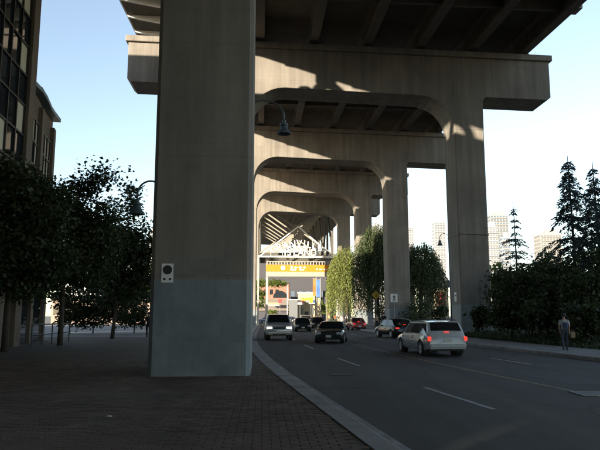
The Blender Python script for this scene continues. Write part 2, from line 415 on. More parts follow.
# right footway in slabs, then the planted bank
rw = empty('footway', (LN(20) + ROADR + 0.34, 20, 0)); tag(rw, kind='structure')
for i, y in enumerate(np.arange(-3, 110, 1.8)):
    mb = MB(); a, b_ = y, y + 1.785
    zz = 0.148 + random.uniform(-.002, .002)
    q = [(LN(a) + ROADR + .35, a), (LN(a) + WALKR, a), (LN(b_) + WALKR, b_), (LN(b_) + ROADR + .35, b_)]
    mb.prism(q, lambda p, t: (p[0], p[1], t), 0.0, zz); obj('paving_slab', mb, M['walk'], rw)
bank = MB(); ys = np.arange(-10, 150, 3.0); os_ = [0, 1.5, 4, 8, 14, 40]; hs = [0.12, 0.25, 0.5, 0.9, 1.2, 1.3]
for y in ys:
    for o_, h_ in zip(os_, hs): bank.v.append((LN(y) + WALKR + 0.01 + o_, y, h_ + (random.uniform(-.06, .06) if o_ else 0)))
for i in range(len(ys) - 1):
    for k in range(5): a = i * 6 + k; bank.f.append((a, a + 1, a + 7, a + 6))
tag(obj('planted_bank', bank, M['soil'], smooth=True), kind='structure')

# drain grate in the carriageway
gr = empty('drain_grate', (6.05, 13.2, 0)); tag(gr, 'pale metal drain grate set in the asphalt by the centre line', 'drain grate')
mb = MB()
for s in (-1, 1): mb.box((6.05 + s * 0.32, 13.2, 0.012), (0.04, 0.64, 0.02)); mb.box((6.05, 13.2 + s * 0.32, 0.012), (0.68, 0.04, 0.0198))
M['grate'] = mat('grate_steel', (0.22, 0.22, 0.22), 0.5, metal=0.3, noise=0.2, nscale=8)
obj('grate_frame', mb, M['grate'], gr); obj('grate_pit', MB().box((6.05, 13.2, 0.0035), (0.62, 0.62, 0.003)), M['tyre'], gr)  # black plate under the bars paints in the shade below the grate
for i in range(9): obj('grate_bar', MB().box((6.05 - 0.26 + i * 0.065, 13.2, 0.012), (0.028, 0.6, 0.018)), M['grate'], gr)

# ------------------------------------------------------------ the bridge
CF, GRADE = 0.024, 0.035
def zcap(v, u=6.0): return 24.0 + GRADE * (v - 49) - CF * (u - 6)
bridge = empty('road_bridge', UV(-1.6, 15.6)); tag(bridge, 'concrete road bridge on arched pier frames with steel truss beyond, passing overhead', 'bridge')
U0, U1 = -11.2, 24.2
def bent(v, lp, rp, dep=3.0, caps=(U0, U1), bearing=True, base=(0.1, 0.1), led=True):
    """portal frame: two columns, an arched beam with round inner corners and cantilever ends, a projecting ledge on top"""
    l0, l1 = lp; r0, r1 = rp; zt = lambda u: zcap(v, u) - 0.5; zb = lambda u: zcap(v, u) - 3.9; rad = 2.9
    poly = [(caps[0], zt(caps[0])), (caps[0], zb(caps[0]) + 0.25), (caps[0] + 0.3, zb(caps[0]))]
    poly += [(l0 - 0.25, zb(l0)), (l0, zb(l0) - 0.35), (l0, zb(l0) - rad), (l1, zb(l1) - rad)]
    for k in range(1, 9):
        a = math.pi - k * math.pi / 16; poly.append((l1 + rad + rad * math.cos(a), zb(l1) - rad + rad * math.sin(a)))
    for k in range(0, 9):
        a = math.pi / 2 - k * math.pi / 16; poly.append((r0 - rad + rad * math.cos(a), zb(r0) - rad + rad * math.sin(a)))
    poly += [(r1, zb(r1) - rad), (r1, zb(r1) - 0.35), (r1 + 0.25, zb(r1)), (caps[1] - 0.3, zb(caps[1])), (caps[1], zb(caps[1]) + 0.25), (caps[1], zt(caps[1]))]
    mb = MB(); mb.prism(poly, lambda p, t: UV(p[0], t, p[1]), v, v + dep)
    o = obj('cap_beam', mb, M['concrete'], bridge); bm = o.modifiers.new('bevel', 'BEVEL'); bm.width = 0.05; bm.segments = 2; bm.limit_method = 'ANGLE'; bm.angle_limit = R(40)
    mb = MB(); c0, c1 = caps[0] - 0.2, caps[1] + 0.2
    mb.prism([(c0, zcap(v, c0) - 0.5), (c1, zcap(v, c1) - 0.5), (c1, zcap(v, c1)), (c0, zcap(v, c0))], lambda p, t: UV(p[0], t, p[1]), v - 0.25, v + dep + 0.25)
    obj('cap_ledge', mb, M['concrete'], bridge, bevel=0.04)
    for (a, b_, bz) in ((l0, l1, base[0]), (r0, r1, base[1])):
        zc = zb((a + b_) / 2) - rad + 0.0
        mb = MB(); top = zb(a) - rad; top2 = zb(b_) - rad; ch = 0.1
        sec = [(a + ch, v), (b_ - ch, v), (b_, v + ch), (b_, v + dep - ch), (b_ - ch, v + dep), (a + ch, v + dep), (a, v + dep - ch), (a, v + ch)]
        n = 8
        for (uu, vv) in sec: mb.v.append(tuple(UV(uu, vv, bz - 0.3)))
        for (uu, vv) in sec: mb.v.append(tuple(UV(uu, vv, zb(uu) - rad - 0.002)))
        mb.f = [tuple(range(n))[::-1], tuple(range(n, 2 * n))] + [(i, (i + 1) % n, n + (i + 1) % n, n + i) for i in range(n)]
        col = obj('column', mb, M['concrete'], bridge)
        e = 0.004; mb = MB()
        sec2 = [(a + ch, v - e), (b_ - ch, v - e), (b_ + e, v + ch), (b_ + e, v + dep - ch), (b_ - ch, v + dep + e), (a + ch, v + dep + e), (a - e, v + dep - ch), (a - e, v + ch)]
        mb.prism(sec2, lambda p, t: UV(p[0], p[1], t), bz - 0.2, 2.5); p_ = obj('painted_base', mb, M['paint'], col)
    return v + dep
GU = [-4.9 + 4.517 * i for i in range(7)]
BENTS = [(-18.0, (-3.2, -0.5), (15.3, 17.9)), (15.55, (-2.78, -0.30), (15.3, 17.9)), (49, (-3.8, -1.2), (15.8, 18.3)), (75, (-3.8, -1.2), (15.3, 17.95)),
         (101, (-3.7, -1.1), (15.4, 18.0)), (126, (-3.5, -0.9), (15.5, 17.9))]
for v, lp, rp in BENTS: bent(v, lp, rp)
# bearings on every cap
for v, lp, rp in BENTS:
    for gu in GU:
        for dv in (0.6, 2.2):
            obj('bearing', MB().box(UV(gu, v + dv, zcap(v, gu) + 0.13), (0.9, 0.7, 0.26), SA), M['darkmetal'], bridge)
# girders, one per span and line
spans = [(-45, -16.5), (-16.5, 17.05), (17.05, 50.5), (50.5, 76.5), (76.5, 102.5), (102.5, 127.5)]
for (a, b_) in spans:
    a += 0.03; b_ -= 0.03
    for gu in GU:
        mb = MB()
        def sect(v):
            z = zcap(v, gu) + 0.262
            return [(-.35, z), (.35, z), (.35, z + .22), (.14, z + .38), (.14, z + 1.35), (.4, z + 1.68), (.4, z + 1.865), (-.4, z + 1.865), (-.4, z + 1.68), (-.14, z + 1.35), (-.14, z + .38), (-.35, z + .22)]
        s0, s1 = sect(a), sect(b_); n = len(s0)
        mb.v = [tuple(UV(gu + p[0], a, p[1])) for p in s0] + [tuple(UV(gu + p[0], b_, p[1])) for p in s1]
        mb.f = [tuple(range(n))[::-1], tuple(range(n, 2 * n))] + [(i, (i + 1) % n, n + (i + 1) % n, n + i) for i in range(n)]
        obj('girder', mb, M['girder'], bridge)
    # cross diaphragms
    nd = max(2, int((b_ - a) / 8)); 
    for k in range(1, nd):
        v = a + (b_ - a) * k / nd
        for i in range(6):
            u = (GU[i] + GU[i + 1]) / 2; z = zcap(v, u) + 1.2
            obj('diaphragm', MB().box(UV(u, v, z), (4.517 - 0.3, 0.3, 1.1), SA), M['girder'], bridge)
# deck slab, parapets, brackets
DU0, DU1 = -11.5, 23.6
def deckpiece(name, poly, a, b_, m, **k):
    mb = MB(); n = len(poly)
    mb.v = [tuple(UV(p[0], a, zcap(a, p[0]) + p[1])) for p in poly] + [tuple(UV(p[0], b_, zcap(b_, p[0]) + p[1])) for p in poly]
    mb.f = [tuple(range(n))[::-1], tuple(range(n, 2 * n))] + [(i, (i + 1) % n, n + (i + 1) % n, n + i) for i in range(n)]
    return obj(name, mb, m, bridge, **k)
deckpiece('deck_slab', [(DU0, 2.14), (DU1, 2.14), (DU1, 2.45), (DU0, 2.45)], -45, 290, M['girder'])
deckpiece('edge_beam', [(DU0 - .12, 2.12), (DU0 - .004, 2.12), (DU0 - .004, 2.75), (DU0 - .12, 2.75)], -45, 290, M['white'])  # left edge white: its sunlit look is put into the colour
deckpiece('edge_beam', [(DU1 + .004, 1.9), (DU1 + .12, 1.9), (DU1 + .12, 2.75), (DU1 + .004, 2.75)], -45, 290, M['concrete'])
for s, u in ((-1, DU0), (1, DU1)):
    rl = deckpiece('railing', [(u - .06, 3.3), (u + .06, 3.3), (u + .06, 3.42), (u - .06, 3.42)], -45, 290, M['steel'])
    for v in np.arange(-44, 140, 2.4):
        obj('railing_post', MB().box(UV(u, v, zcap(v, u) + 2.88), (0.1, 0.1, 0.86), SA), M['steel'], rl)
for v in np.arange(-43.4, 127, 3.1):
    for (ua, ub) in ((GU[0] - 0.42, DU0 + 0.0), (GU[6] + 0.42, DU1 + 0.1)):
        z0 = zcap(v, ua); mb = MB()
        mb.prism([(ua, 1.05), (ua, 2.135), (ub, 2.135), (ub, 1.98)], lambda p, t: UV(p[0], t, zcap(t, p[0]) + p[1]), v, v + 0.28)
        obj('bracket', mb, M['concrete'] if ua > 0 else M['white'], bridge)  # sunlight on the left brackets painted in as white
for u_, v_ in ((24.0, 44.0), (24.0, 88.0), (-12.0, 30.0)):
    mb = MB().box(UV(u_, v_, zcap(v_, u_) + 2.05), (0.85, 1.1, 0.75), SA); obj('lamp_bracket', mb, M['concrete'], bridge, bevel=0.03)
# strap round one column
mb = MB()
for s in range(4):
    cu, cv = 16.65, 50.5
    a = [(15.78, 48.98), (18.32, 48.98), (18.32, 52.02), (15.78, 52.02)]
    p, q = a[s], a[(s + 1) % 4]; mb.bar(UV(*p, 8.2), UV(*q, 8.1), 0.03, 0.05)
obj('cable_strap', mb, M['trim'], bridge)

# steel deck truss past the last concrete frame
TL, TR = -1.0, 15.3
def zbot(v): return 14.9 + 0.06 * (v - 132)
frames = [136 + 10.5 * k for k in range(8)]
for k, v in enumerate(frames):
    zb_, zt_ = zbot(v), zcap(v, 7) - 0.2
    w = 0.34
    obj('sway_brace', MB().bar(UV(TL, v, zb_), UV(TR, v, zt_), 0.30, 0.42, up=AX), M['truss_pale'], bridge)
    obj('sway_brace', MB().bar(UV(TR, v + .35, zb_), UV(TL, v + .35, zt_), 0.30, 0.42, up=AX), M['truss_pale'], bridge)
    obj('gusset_plate', MB().box(UV((TL + TR) / 2, v - 0.2, (zb_ + zt_) / 2), (1.5, 0.06, 1.3), SA), M['truss_pale'], bridge)
    obj('bottom_strut', MB().bar(UV(TL, v + .7, zb_), UV(TR, v + .7, zb_), 0.4, 0.5), M['truss'], bridge)
    for u in (TL, TR):
        obj('truss_post', MB().bar(UV(u, v, zb_), UV(u, v, zt_ + 0.5), 0.5), M['truss'], bridge)
        if k + 1 < len(frames):
            v2 = frames[k + 1]
            obj('bottom_chord', MB().bar(UV(u, v, zb_), UV(u, v2, zbot(v2)), 0.55, 0.7), M['truss'], bridge)
            a, b_ = ((zb_, zcap(v2, 7)), (zt_, zbot(v2)))[k % 2]
            obj('truss_diagonal', MB().bar(UV(u, v, a), UV(u, v2, b_), 0.4), M['truss'], bridge)
    if k + 1 < len(frames):
        v2 = frames[k + 1]
        obj('lateral_brace', MB().bar(UV(TL, v, zb_ + .1), UV(TR, v2, zbot(v2) + .1), 0.3), M['truss'], bridge)
        obj('lateral_brace', MB().bar(UV(TR, v, zb_ + .4), UV(TL, v2, zbot(v2) + .4), 0.3), M['truss'], bridge)
        for gu in GU[1:6]: obj('stringer', MB().bar(UV(gu, v, zcap(v, gu) + 1.4), UV(gu, v2, zcap(v2, gu) + 1.4), 0.3, 0.8), M['truss'], bridge)

# ------------------------------------------------------------ overhead entrance sign
DEPS = None
def letter_mesh(ch, size, ext=0.06):
    cu = bpy.data.curves.new('letter', 'FONT'); cu.body = ch; cu.size = size; cu.extrude = ext; cu.offset = 0.018; cu.align_x = 'CENTER'; cu.resolution_u = 3
    o = bpy.data.objects.new('letter_tmp', cu); COL.objects.link(o); bpy.context.view_layer.update()
    me = bpy.data.meshes.new_from_object(o.evaluated_get(bpy.context.evaluated_depsgraph_get()))
    bpy.data.objects.remove(o); bpy.data.curves.remove(cu); me.name = 'letter'; return me
SV = 121.0
es = empty('entrance_sign', UV(-0.9, SV, 0)); tag(es, 'white gabled steel entrance sign reading GRANVILLE ISLAND spanning the street under the bridge', 'entrance sign')
zl, za = 13.1, 19.1
sl, sr, sc_ = -0.8, 13.9, 6.9
obj('bottom_chord', MB().bar(UV(sl, SV, zl), UV(sr, SV, zl), 0.22, 0.28), M['white'], es)
for a, b_ in (((sl, zl), (sc_, za)), ((sr, zl), (sc_, za))):
    obj('gable_chord', MB().bar(UV(a[0], SV + .3, a[1]), UV(b_[0], SV + .3, b_[1]), 0.22, 0.32, up=AX), M['white'], es)
for t in (0.3, 0.6):
    for s_ in (sl, sr): 
        u = s_ + (sc_ - s_) * t; obj('web_member', MB().bar(UV(u, SV + .45, zl), UV(u, SV + .45, zl + (za - zl) * t - .15), 0.06), M['white'], es)
for u in (sl - 0.1, sr + 0.15): obj('sign_post', MB().bar(UV(u, SV + .3, 0.0), UV(u, SV + .3, zl + .3), 0.3), M['steel'], es)
for i, ch in enumerate('GRANVILLE'):
    t = (i - 4) / 4.0; u = 7.0 + {0: -4.9, 1: -3.75, 2: -2.55, 3: -1.25, 4: 0.05, 5: 1.05, 6: 1.9, 7: 2.95, 8: 4.05}[i]; t = (u - 7.0) / 4.9; z = 15.15 - abs(t) ** 1.4 * 1.2
    o = link('letter', letter_mesh(ch, 1.8), M['white'], es)
    o.matrix_parent_inverse = inv_of(es); o.matrix_basis = Matrix.Translation(UV(u, SV - 0.35, z)) @ Matrix.Rotation(SA, 4, 'Z') @ Matrix.Rotation(-t * R(16), 4, 'Y').inverted() @ Matrix.Rotation(R(90), 4, 'X')
    obj('letter_bracket', MB().bar(UV(u, SV - 0.2, z + .4), UV(u, SV + 0.3, z + .4), 0.08), M['white'], es)
for i, ch in enumerate('ISLAND'):
    u = 4.3 + [0, .8, 1.95, 3.05, 4.3, 5.6][i]
    o = link('letter', letter_mesh(ch, 1.75), M['white'], es)
    o.matrix_parent_inverse = inv_of(es); o.matrix_basis = Matrix.Translation(UV(u, SV - 0.3, 13.3)) @ Matrix.Rotation(SA, 4, 'Z') @ Matrix.Rotation(R(90), 4, 'X')
for i in range(3): obj('sign_lamp', MB().box(UV(10.6 + i * 1.0, SV - 0.25, 13.75), (0.5, 0.3, 0.8), SA), M['darkmetal'], es)

# orange banner gantry
bn = empty('banner_gantry', UV(0.6, 121.6)); BV = 121.6
tag(bn, 'orange banner with white marks on a pale gantry across the street', 'banner')
b0, b1 = 0.6, 13.55
zz0 = lambda y: CAMZ + (HOR - y) * BV / FOC
def bandbox(name, y0, y1, m, dv=0.0, t=0.3):
    z0, z1 = zz0(y1), zz0(y0); obj(name, MB().box(UV((b0 + b1) / 2, BV + dv, (z0 + z1) / 2), (b1 - b0, t, z1 - z0), SA), m, bn)
bandbox('banner', 265.2, 272.2, M['orange']); bandbox('lower_panel', 272.25, 277, M['pink'])
obj('top_rail', MB().box(UV((b0 + b1) / 2, BV, zz0(262)), (b1 - b0, 0.2, 0.15), SA), M['pink'], bn)
for i in range(23): obj('baluster', MB().box(UV(b0 + 0.2 + i * (b1 - b0 - .4) / 22, BV, zz0(263.7)), (0.2, 0.12, zz0(262.3) - zz0(265.15)), SA), M['pink'], bn)
for (u, z, w, h) in ((3.9, 268.4, .9, .9), (5.6, 267.8, .5, .55), (6.4, 268.0, .7, .4), (7.3, 268.0, .6, .5), (8.1, 267.9, .5, .4), (5.9, 270.2, 1.4, .28), (7.6, 270.2, 1.1, .25), (10.6, 269.6, .4, .35), (11.3, 269.8, .7, .25), (12.2, 269.8, .6, .25)):
    mb = MB(); mb.lathe([(0.0, -0.02), (0.5, -0.02), (0.5, 0.02), (0, 0.02)], seg=14, M=Matrix.Rotation(R(90), 3, 'X')); 
    mb.v = [tuple(UV(u + p[0] * w, BV - 0.17 + p[1] * 0.4, zz0(z) + p[2] * h)) for p in mb.v]; obj('banner_mark', mb, M['white'], bn)
for u in (b0 + 0.2, b1 - 0.2): obj('gantry_post', MB().bar(UV(u, BV + .3, 0), UV(u, BV + .3, zz0(264)), 0.4), M['steel'], bn)

# ------------------------------------------------------------ buildings on the left
def facade_frame(P0, P1):
    d = (P1 - P0); L = d.length; d.normalize(); n = Vector((d.y, -d.x, 0)); return d, n, L
def window(parent, P0, d, n, s0, s1, z0, z1, nx, nz, proud=0.0, gleams=0.0, m=None):
    """a recessed window: dark reveal, separate panes, frame bars"""
    c = P0 + d * ((s0 + s1) / 2); rz = math.atan2(d.y, d.x)
    w = empty('window', c + Vector((0, 0, z0))); w.parent = parent; w.matrix_parent_inverse = inv_of(parent)
    W, H = s1 - s0, z1 - z0
    def at(s, z, o): return P0 + d * s + n * o + Vector((0, 0, z))
    for i in range(nx):
        for j in range(nz):
            s = s0 + (i + .5) * W / nx; z = z0 + (j + .5) * H / nz
            mm = M['blind'] if random.random() < gleams else M['glass']  # cream panes: sunlit reflections put into the pane colour
            o = obj('pane', MB().box(at(s, z, 0.02 + random.uniform(-.004, .004)), (W / nx - 0.05, 0.03, H / nz - 0.05), rz + random.uniform(-.006, .006)), mm); o.parent = w; o.matrix_parent_inverse = inv_of(w)
    fb = MB()
    for i in range(nx + 1): fb.box(at(s0 + i * W / nx, (z0 + z1) / 2, 0.06), (0.10, 0.14, H + 0.1), rz)
    for j in range(nz + 1): fb.box(at((s0 + s1) / 2, z0 + j * H / nz, 0.058), (W + 0.12, 0.12, 0.10), rz)
    o = obj('window_frame', fb, M['frame']); o.parent = w; o.matrix_parent_inverse = inv_of(w)
    return w

# tall block: front runs from behind the camera to D=34
tb = empty('office_block', (-13.4, 30.5, 0)); tag(tb, 'tall tan stucco office block with gridded dark windows at the left edge', 'building')
Pn, Pf = Vector((-9.7, -6.4, 0)), Vector((-14.05, 31.0, 0)); d, n, L = facade_frame(Pn, Pf)
HT = 24.05
mb = MB(); mb.prism([tuple(Pn), tuple(Pf), (-40, 31.0), (-40, -6.4)], lambda p, t: (p[0], p[1], t), 0.0, HT); obj('wall', mb, M['bldg'], tb)
mb = MB(); q0 = Pn + n * .25 - d * .2; q1 = Pf + n * .25 + d * .2
obj('parapet', mb.prism([(q0.x, q0.y), (q1.x, q1.y), (q1.x - .7, q1.y), (q0.x - .7, q0.y)], lambda p, t: (p[0], p[1], t), HT - .15, HT + .35), M['bldg2'], tb)
ang = math.atan2(d.y, d.x)
obj('roof_house', MB().box((-28.3, 28.4, HT + 1.35), (12.0, 5.0, 3.2)), M['bldg2'], tb)  # added out of view, shaped to shade the left end of the beam
for k in range(5):
    s1_ = L - 1.0 - k * 7.6
    for (z0, z1, nz) in ((9.0, 18.2, 6), (4.6, 7.8, 2), (19.4, 22.6, 2)): window(tb, Pn, d, n, s1_ - 6.0, s1_, z0, z1, 5, nz, gleams=0.22)
for k in range(6):
    s = L - 0.5 - k * 7.6
    obj('pilaster', MB().box(Pn + d * s + n * .12 + Vector((0, 0, HT / 2 - .1)), (0.9, 0.3, HT - .25), ang), M['bldg'], tb)
# unseen arches added on the roof edge, shaped to cast shadows on the bridge
for s, r in (((17.3 + 6.4) * L / 37.4, 1.5), ((20.6 + 6.4) * L / 37.4, 0.9), ((28.3 + 6.4) * L / 37.4, 1.55), ((30.4 + 6.4) * L / 37.4, 0.6), (8.0, 1.4)):
    mb = MB(); c = Pn + d * s - n * 0.5
    outer = [(r * math.cos(a), r * math.sin(a)) for a in np.linspace(0, math.pi, 14)]; inner = [(0.52 * r * math.cos(a), 0.5 * r * math.sin(a) + 0.1) for a in np.linspace(0, math.pi, 14)]
    for i in range(13):
        vs_ = []
        for t in (-.15, .15):
            for p in (outer[i], outer[i + 1], inner[i + 1], inner[i]): vs_.append(tuple(c + d * p[0] + n * t + Vector((0, 0, HT + .34 + p[1]))))
        mb.add(vs_, [(0, 1, 2, 3), (7, 6, 5, 4), (0, 4, 5, 1), (1, 5, 6, 2), (2, 6, 7, 3), (3, 7, 4, 0)])
    obj('roof_arch', mb, M['bldg2'], tb)

# lower wing with the curved roof edge
wg = empty('office_wing', (-14.5, 36, 0)); tag(wg, 'lower tan wing with curved roof edge behind the dark leafy trees', 'building')
Wn, Wf = Vector((-14.3, 31.05, 0)), Vector((-16.1, 39.0, 0)); d, n, L = facade_frame(Wn, Wf)
prof = [(0, 13.6), (L * .2, 13.9), (L * .4, 14.0), (L * .6, 13.9), (L * .78, 14.0), (L, 14.2)]
mb = MB(); poly = [(0, 0.0)] + [(s, z) for s, z in prof] + [(L, 0.0)]
mb.prism(poly[::-1], lambda p, t: Wn + d * p[0] - n * t + Vector((0, 0, p[1])), 0.0, 14.0); obj('wall', mb, M['bldg'], wg)
mb = MB()
for i in range(len(prof) - 1):
    (sa, zaa), (sb, zbb) = prof[i], prof[i + 1]
    mb.bar(Wn + d * sa + n * .1 + Vector((0, 0, zaa + .1)), Wn + d * (sb + .25) + n * .1 + Vector((0, 0, zbb + .1)), 0.7, 0.22)
obj('roof_edge', mb, M['copper'], wg)
window(wg, Wn, d, n, 4.3, 7.0, 8.6, 12.4, 3, 3, gleams=0.6); window(wg, Wn, d, n, 0.7, 3.2, 8.6, 12.4, 3, 3, gleams=0.5)
window(wg, Wn, d, n, 0.8, 3.2, 4.0, 6.8, 3, 2, gleams=0.3); window(wg, Wn, d, n, 4.4, 7.0, 4.0, 6.8, 3, 2, gleams=0.3)
for s in (0.3, 3.75, L - .45): obj('pier', MB().box(Wn + d * s + n * .1 + Vector((0, 0, 6.75)), (0.7, 0.3, 13.5), math.atan2(d.y, d.x)), M['bldg'], wg)
for s in (0.6, 4.3): 
    o = obj('doorway', MB().box(Wn + d * (s + 1.3) + n * .05 + Vector((0, 0, 1.5)), (2.2, 0.2, 3.0), math.atan2(d.y, d.x)), M['glass'], wg)
    obj('door_frame', MB().box(Wn + d * (s + 1.3) + n * .06 + Vector((0, 0, 3.1)), (2.5, 0.3, 0.18), math.atan2(d.y, d.x)), M['frame'], wg)

lb = empty('plaza_block', (-40, 50, 0)); tag(lb, 'low tan block across the plaza, past the left edge', 'building')  # added out of view so that the plaza lies in shade
obj('wall', MB().box((-50, 49, 5.6), (28, 22, 11.2)), M['bldg'], lb); obj('parapet', MB().box((-50, 49, 11.3), (28.5, 22.5, .4)), M['bldg2'], lb)
for k in range(6): obj('window', MB().box((-35.95, 40.5 + k * 3.4, 4.5), (.2, 2.0, 2.2)), M['glass'], lb)
# unseen block added behind the camera, left, to shade the street
bb = empty('rear_block', (-12, -20, 0)); tag(bb, 'plain tan office block standing behind the viewer', 'building')
obj('wall', MB().prism([(-19.75, -20.5), (-1, -20.5), (-1, -40), (-35.3, -40)], lambda p, t: (p[0], p[1], t), 0, 23.0), M['bldg'], bb)
obj('parapet', MB().box((-10.2, -20.6, 23.1), (18.4, 0.5, 0.5)), M['bldg2'], bb)

# ------------------------------------------------------------ street furniture
def bell(mb, c, s=1.0):
    """bell shaped lamp shade hanging from a gooseneck"""
    prof = [(0.055, 0.42), (0.09, 0.42), (0.10, 0.26), (0.19, 0.25), (0.20, 0.17), (0.15, 0.15), (0.17, 0.05), (0.24, -0.08), (0.34, -0.20), (0.34, -0.225), (0.28, -0.225), (0.1, -0.1)]
    return mb.lathe([(r * s, z * s) for r, z in prof], c, 18)
def gooseneck(name, label, base, zarm, dirv, reach, s=1.0, rise=None):
    base = Vector(base); dirv = Vector(dirv).normalized(); rise = rise or reach * 0.5
    o = empty(name, base); tag(o, label, 'street lamp', 'bell shaped gooseneck street lamps')
    mb = MB(); mb.tube([base, base + Vector((0, 0, zarm * .5)), base + Vector((0, 0, zarm))], [0.09 * s, 0.075 * s, 0.055 * s], 10); obj('lamp_post', mb, M['lampmetal'], o, smooth=True)
    obj('post_base', MB().lathe([(.17 * s, 0), (.17 * s, .12), (.12 * s, .2), (.11 * s, .7), (.09 * s, .8)], base, 14), M['lampmetal'], o, smooth=True, angle=40)
    pts = [base + Vector((0, 0, zarm)) + dirv * (reach / 2 * (1 - math.cos(a))) + Vector((0, 0, rise * math.sin(a))) for a in np.linspace(0, math.pi, 15)]
    pts.append(pts[-1] - Vector((0, 0, 0.25 * s)))
    obj('gooseneck_arm', MB().tube(pts, 0.04 * s, 8), M['lampmetal'], o, smooth=True)
    tip = pts[-1] - Vector((0, 0, 0.40 * s))
    obj('lamp_shade', bell(MB(), tip, s), M['lampmetal'], o, smooth=True, angle=35)
    obj('bulb', MB().lathe([(.03, .1), (.08, .03), (.085, -.05), (.05, -.13), (.01, -.16)], tip - Vector((0, 0, .02)), 10), M['blind'], o, smooth=True)
    return o
t = pix(137, 208, 24.0)
gooseneck('street_lamp', 'dark bell lamp on a gooseneck left of the foreground column', (t.x + 1.0, 24.0, 0.13), t.z + 0.45, (-1, 0, 0), 1.0, 0.95)
t = pix(284, 134, 28.0)
gooseneck('street_lamp', 'tall grey bell lamp peeking right of the foreground column under the beam', (t.x - 1.95, 28.0, 0.13), t.z + 0.75, (1, 0, 0), 1.95, 1.0, 0.75)
t = pix(440, 245, 46.5)
gooseneck('street_lamp', 'small dark bell lamp against the sky left of the nearest right column', (t.x + 0.68, 46.5, 0.13), t.z + 0.4, (-1, 0, 0), 0.68, 0.62)

for (u_, z_, w_, h_, off) in ((-1.55, 2.82, 1.45, .38, .006), (-0.75, 1.2, .6, .5, .007), (-1.9, .75, .8, .42, .0068)):
    obj('paint_patch', MB().box(UV(u_, 15.55 - off, z_), (w_, .004, h_), SA), M['patch1'] if z_ > 2.5 else M['patch2'], bridge)
# sign plate on the foreground column
fs = empty('notice_plate', UV(-2.3, 15.54, 2.4)); tag(fs, 'small white notice plate with a dark round symbol on the foreground column', 'sign')
c = pix(167.3, 273, 15.35); 
def on_col(u, z, off=0.0): return UV(u, 15.55 - off, z)
cu = (c - UV(0, 15.55)).dot(LA)
obj('plate', MB().box(on_col(cu, c.z, 0.015), (0.29, 0.012, 0.47), SA), M['white'], fs)
obj('symbol_ring', MB().lathe([(.085, -.004), (.115, -.004), (.115, .004), (.085, .004)], on_col(cu, c.z + .08, 0.024), 24, Matrix.Rotation(SA, 3, 'Z') @ Matrix.Rotation(R(90), 3, 'X')), M['trim'], fs)
obj('symbol_disc', MB().lathe([(.0, -.004), (.055, -.004), (.055, .004), (.0, .004)], on_col(cu, c.z + .08, 0.026), 18, Matrix.Rotation(SA, 3, 'Z') @ Matrix.Rotation(R(90), 3, 'X')), M['trim'], fs)
for s in (-1, 1): obj('symbol_dot', MB().box(on_col(cu + s * .07, c.z - .15, 0.024), (.06, .006, .05), SA), M['trim'], fs)

def signpost(name, label, base, zc, w, h, m, rot=0.0, face=0.0, cat='traffic sign'):
    o = empty(name, base); tag(o, label, cat)
    b = Vector(base); obj('sign_pole', MB().tube([b, b + Vector((0, 0, zc + h / 2))], 0.035, 8), M['steel'], o)
    mb = MB(); mm = Matrix.Rotation(face, 3, 'Z') @ Matrix.Rotation(rot, 3, 'Y')
    mb.box(Vector((b.x, b.y - .06, zc)), (w, .015, h), M=mm); obj('sign_plate', mb, m, o)
    return o
ps = signpost('crossing_sign', 'white square pedestrian crossing sign with a dark walking figure', (pix(394, 300, 70).x, 70, 0.13), pix(394, 298, 70).z, 0.78, 0.92, M['white'])
fx, fz = pix(394, 298, 70).x, pix(394, 298, 70).z
def walker(mb, fx, fy, fz, s):
    P = lambda x, z: (fx + x * s, fy, fz + z * s)
    mb.lathe([(0, -.004), (.055 * s, -.004), (.055 * s, .004), (0, .004)], P(.02, .30), 12, Matrix.Rotation(R(90), 3, 'X'))
    for a, b_, w in (((.0, .22), (.0, -.02), .11), ((.0, .0), (.13, -.33), .06), ((.0, .0), (-.13, -.33), .06), ((.02, .2), (.15, .02), .045), ((-.02, .2), (-.14, .04), .045)): mb.bar(P(*a), P(*b_), w * s, .008, up=(0, 1, 0))
    return mb
obj('walking_figure', walker(MB(), fx, 70 - .075, fz, 1.15), M['trim'], ps)
M['yellow'] = mat('sign_yellow', (0.45, 0.30, 0.02), 0.5)
p = pix(376, 295, 80); ws = signpost('warning_sign', 'yellow diamond warning sign in front of the dark willow', (p.x, 80, 0.13), p.z, 0.78, 0.78, M['yellow'], rot=R(45))
obj('sign_symbol', MB().bar((p.x, 79.92, p.z - .25), (p.x, 79.92, p.z + .2), .1, .01, up=(0, 1, 0)), M['trim'], ws)
p = UV(15.8, 50.3); nb = empty('column_notice', UV(15.7, 50.3, 3.0)); tag(nb, 'small pale notice fixed to the inner side of the nearest right column', 'sign')
obj('plate', MB().box(UV(15.78, 50.3, 3.15), (0.02, 0.6, 0.75), SA), M['plate'], nb); obj('text_line', MB().box(UV(15.766, 50.3, 3.25), (0.004, 0.4, 0.08), SA), M['trim'], nb)

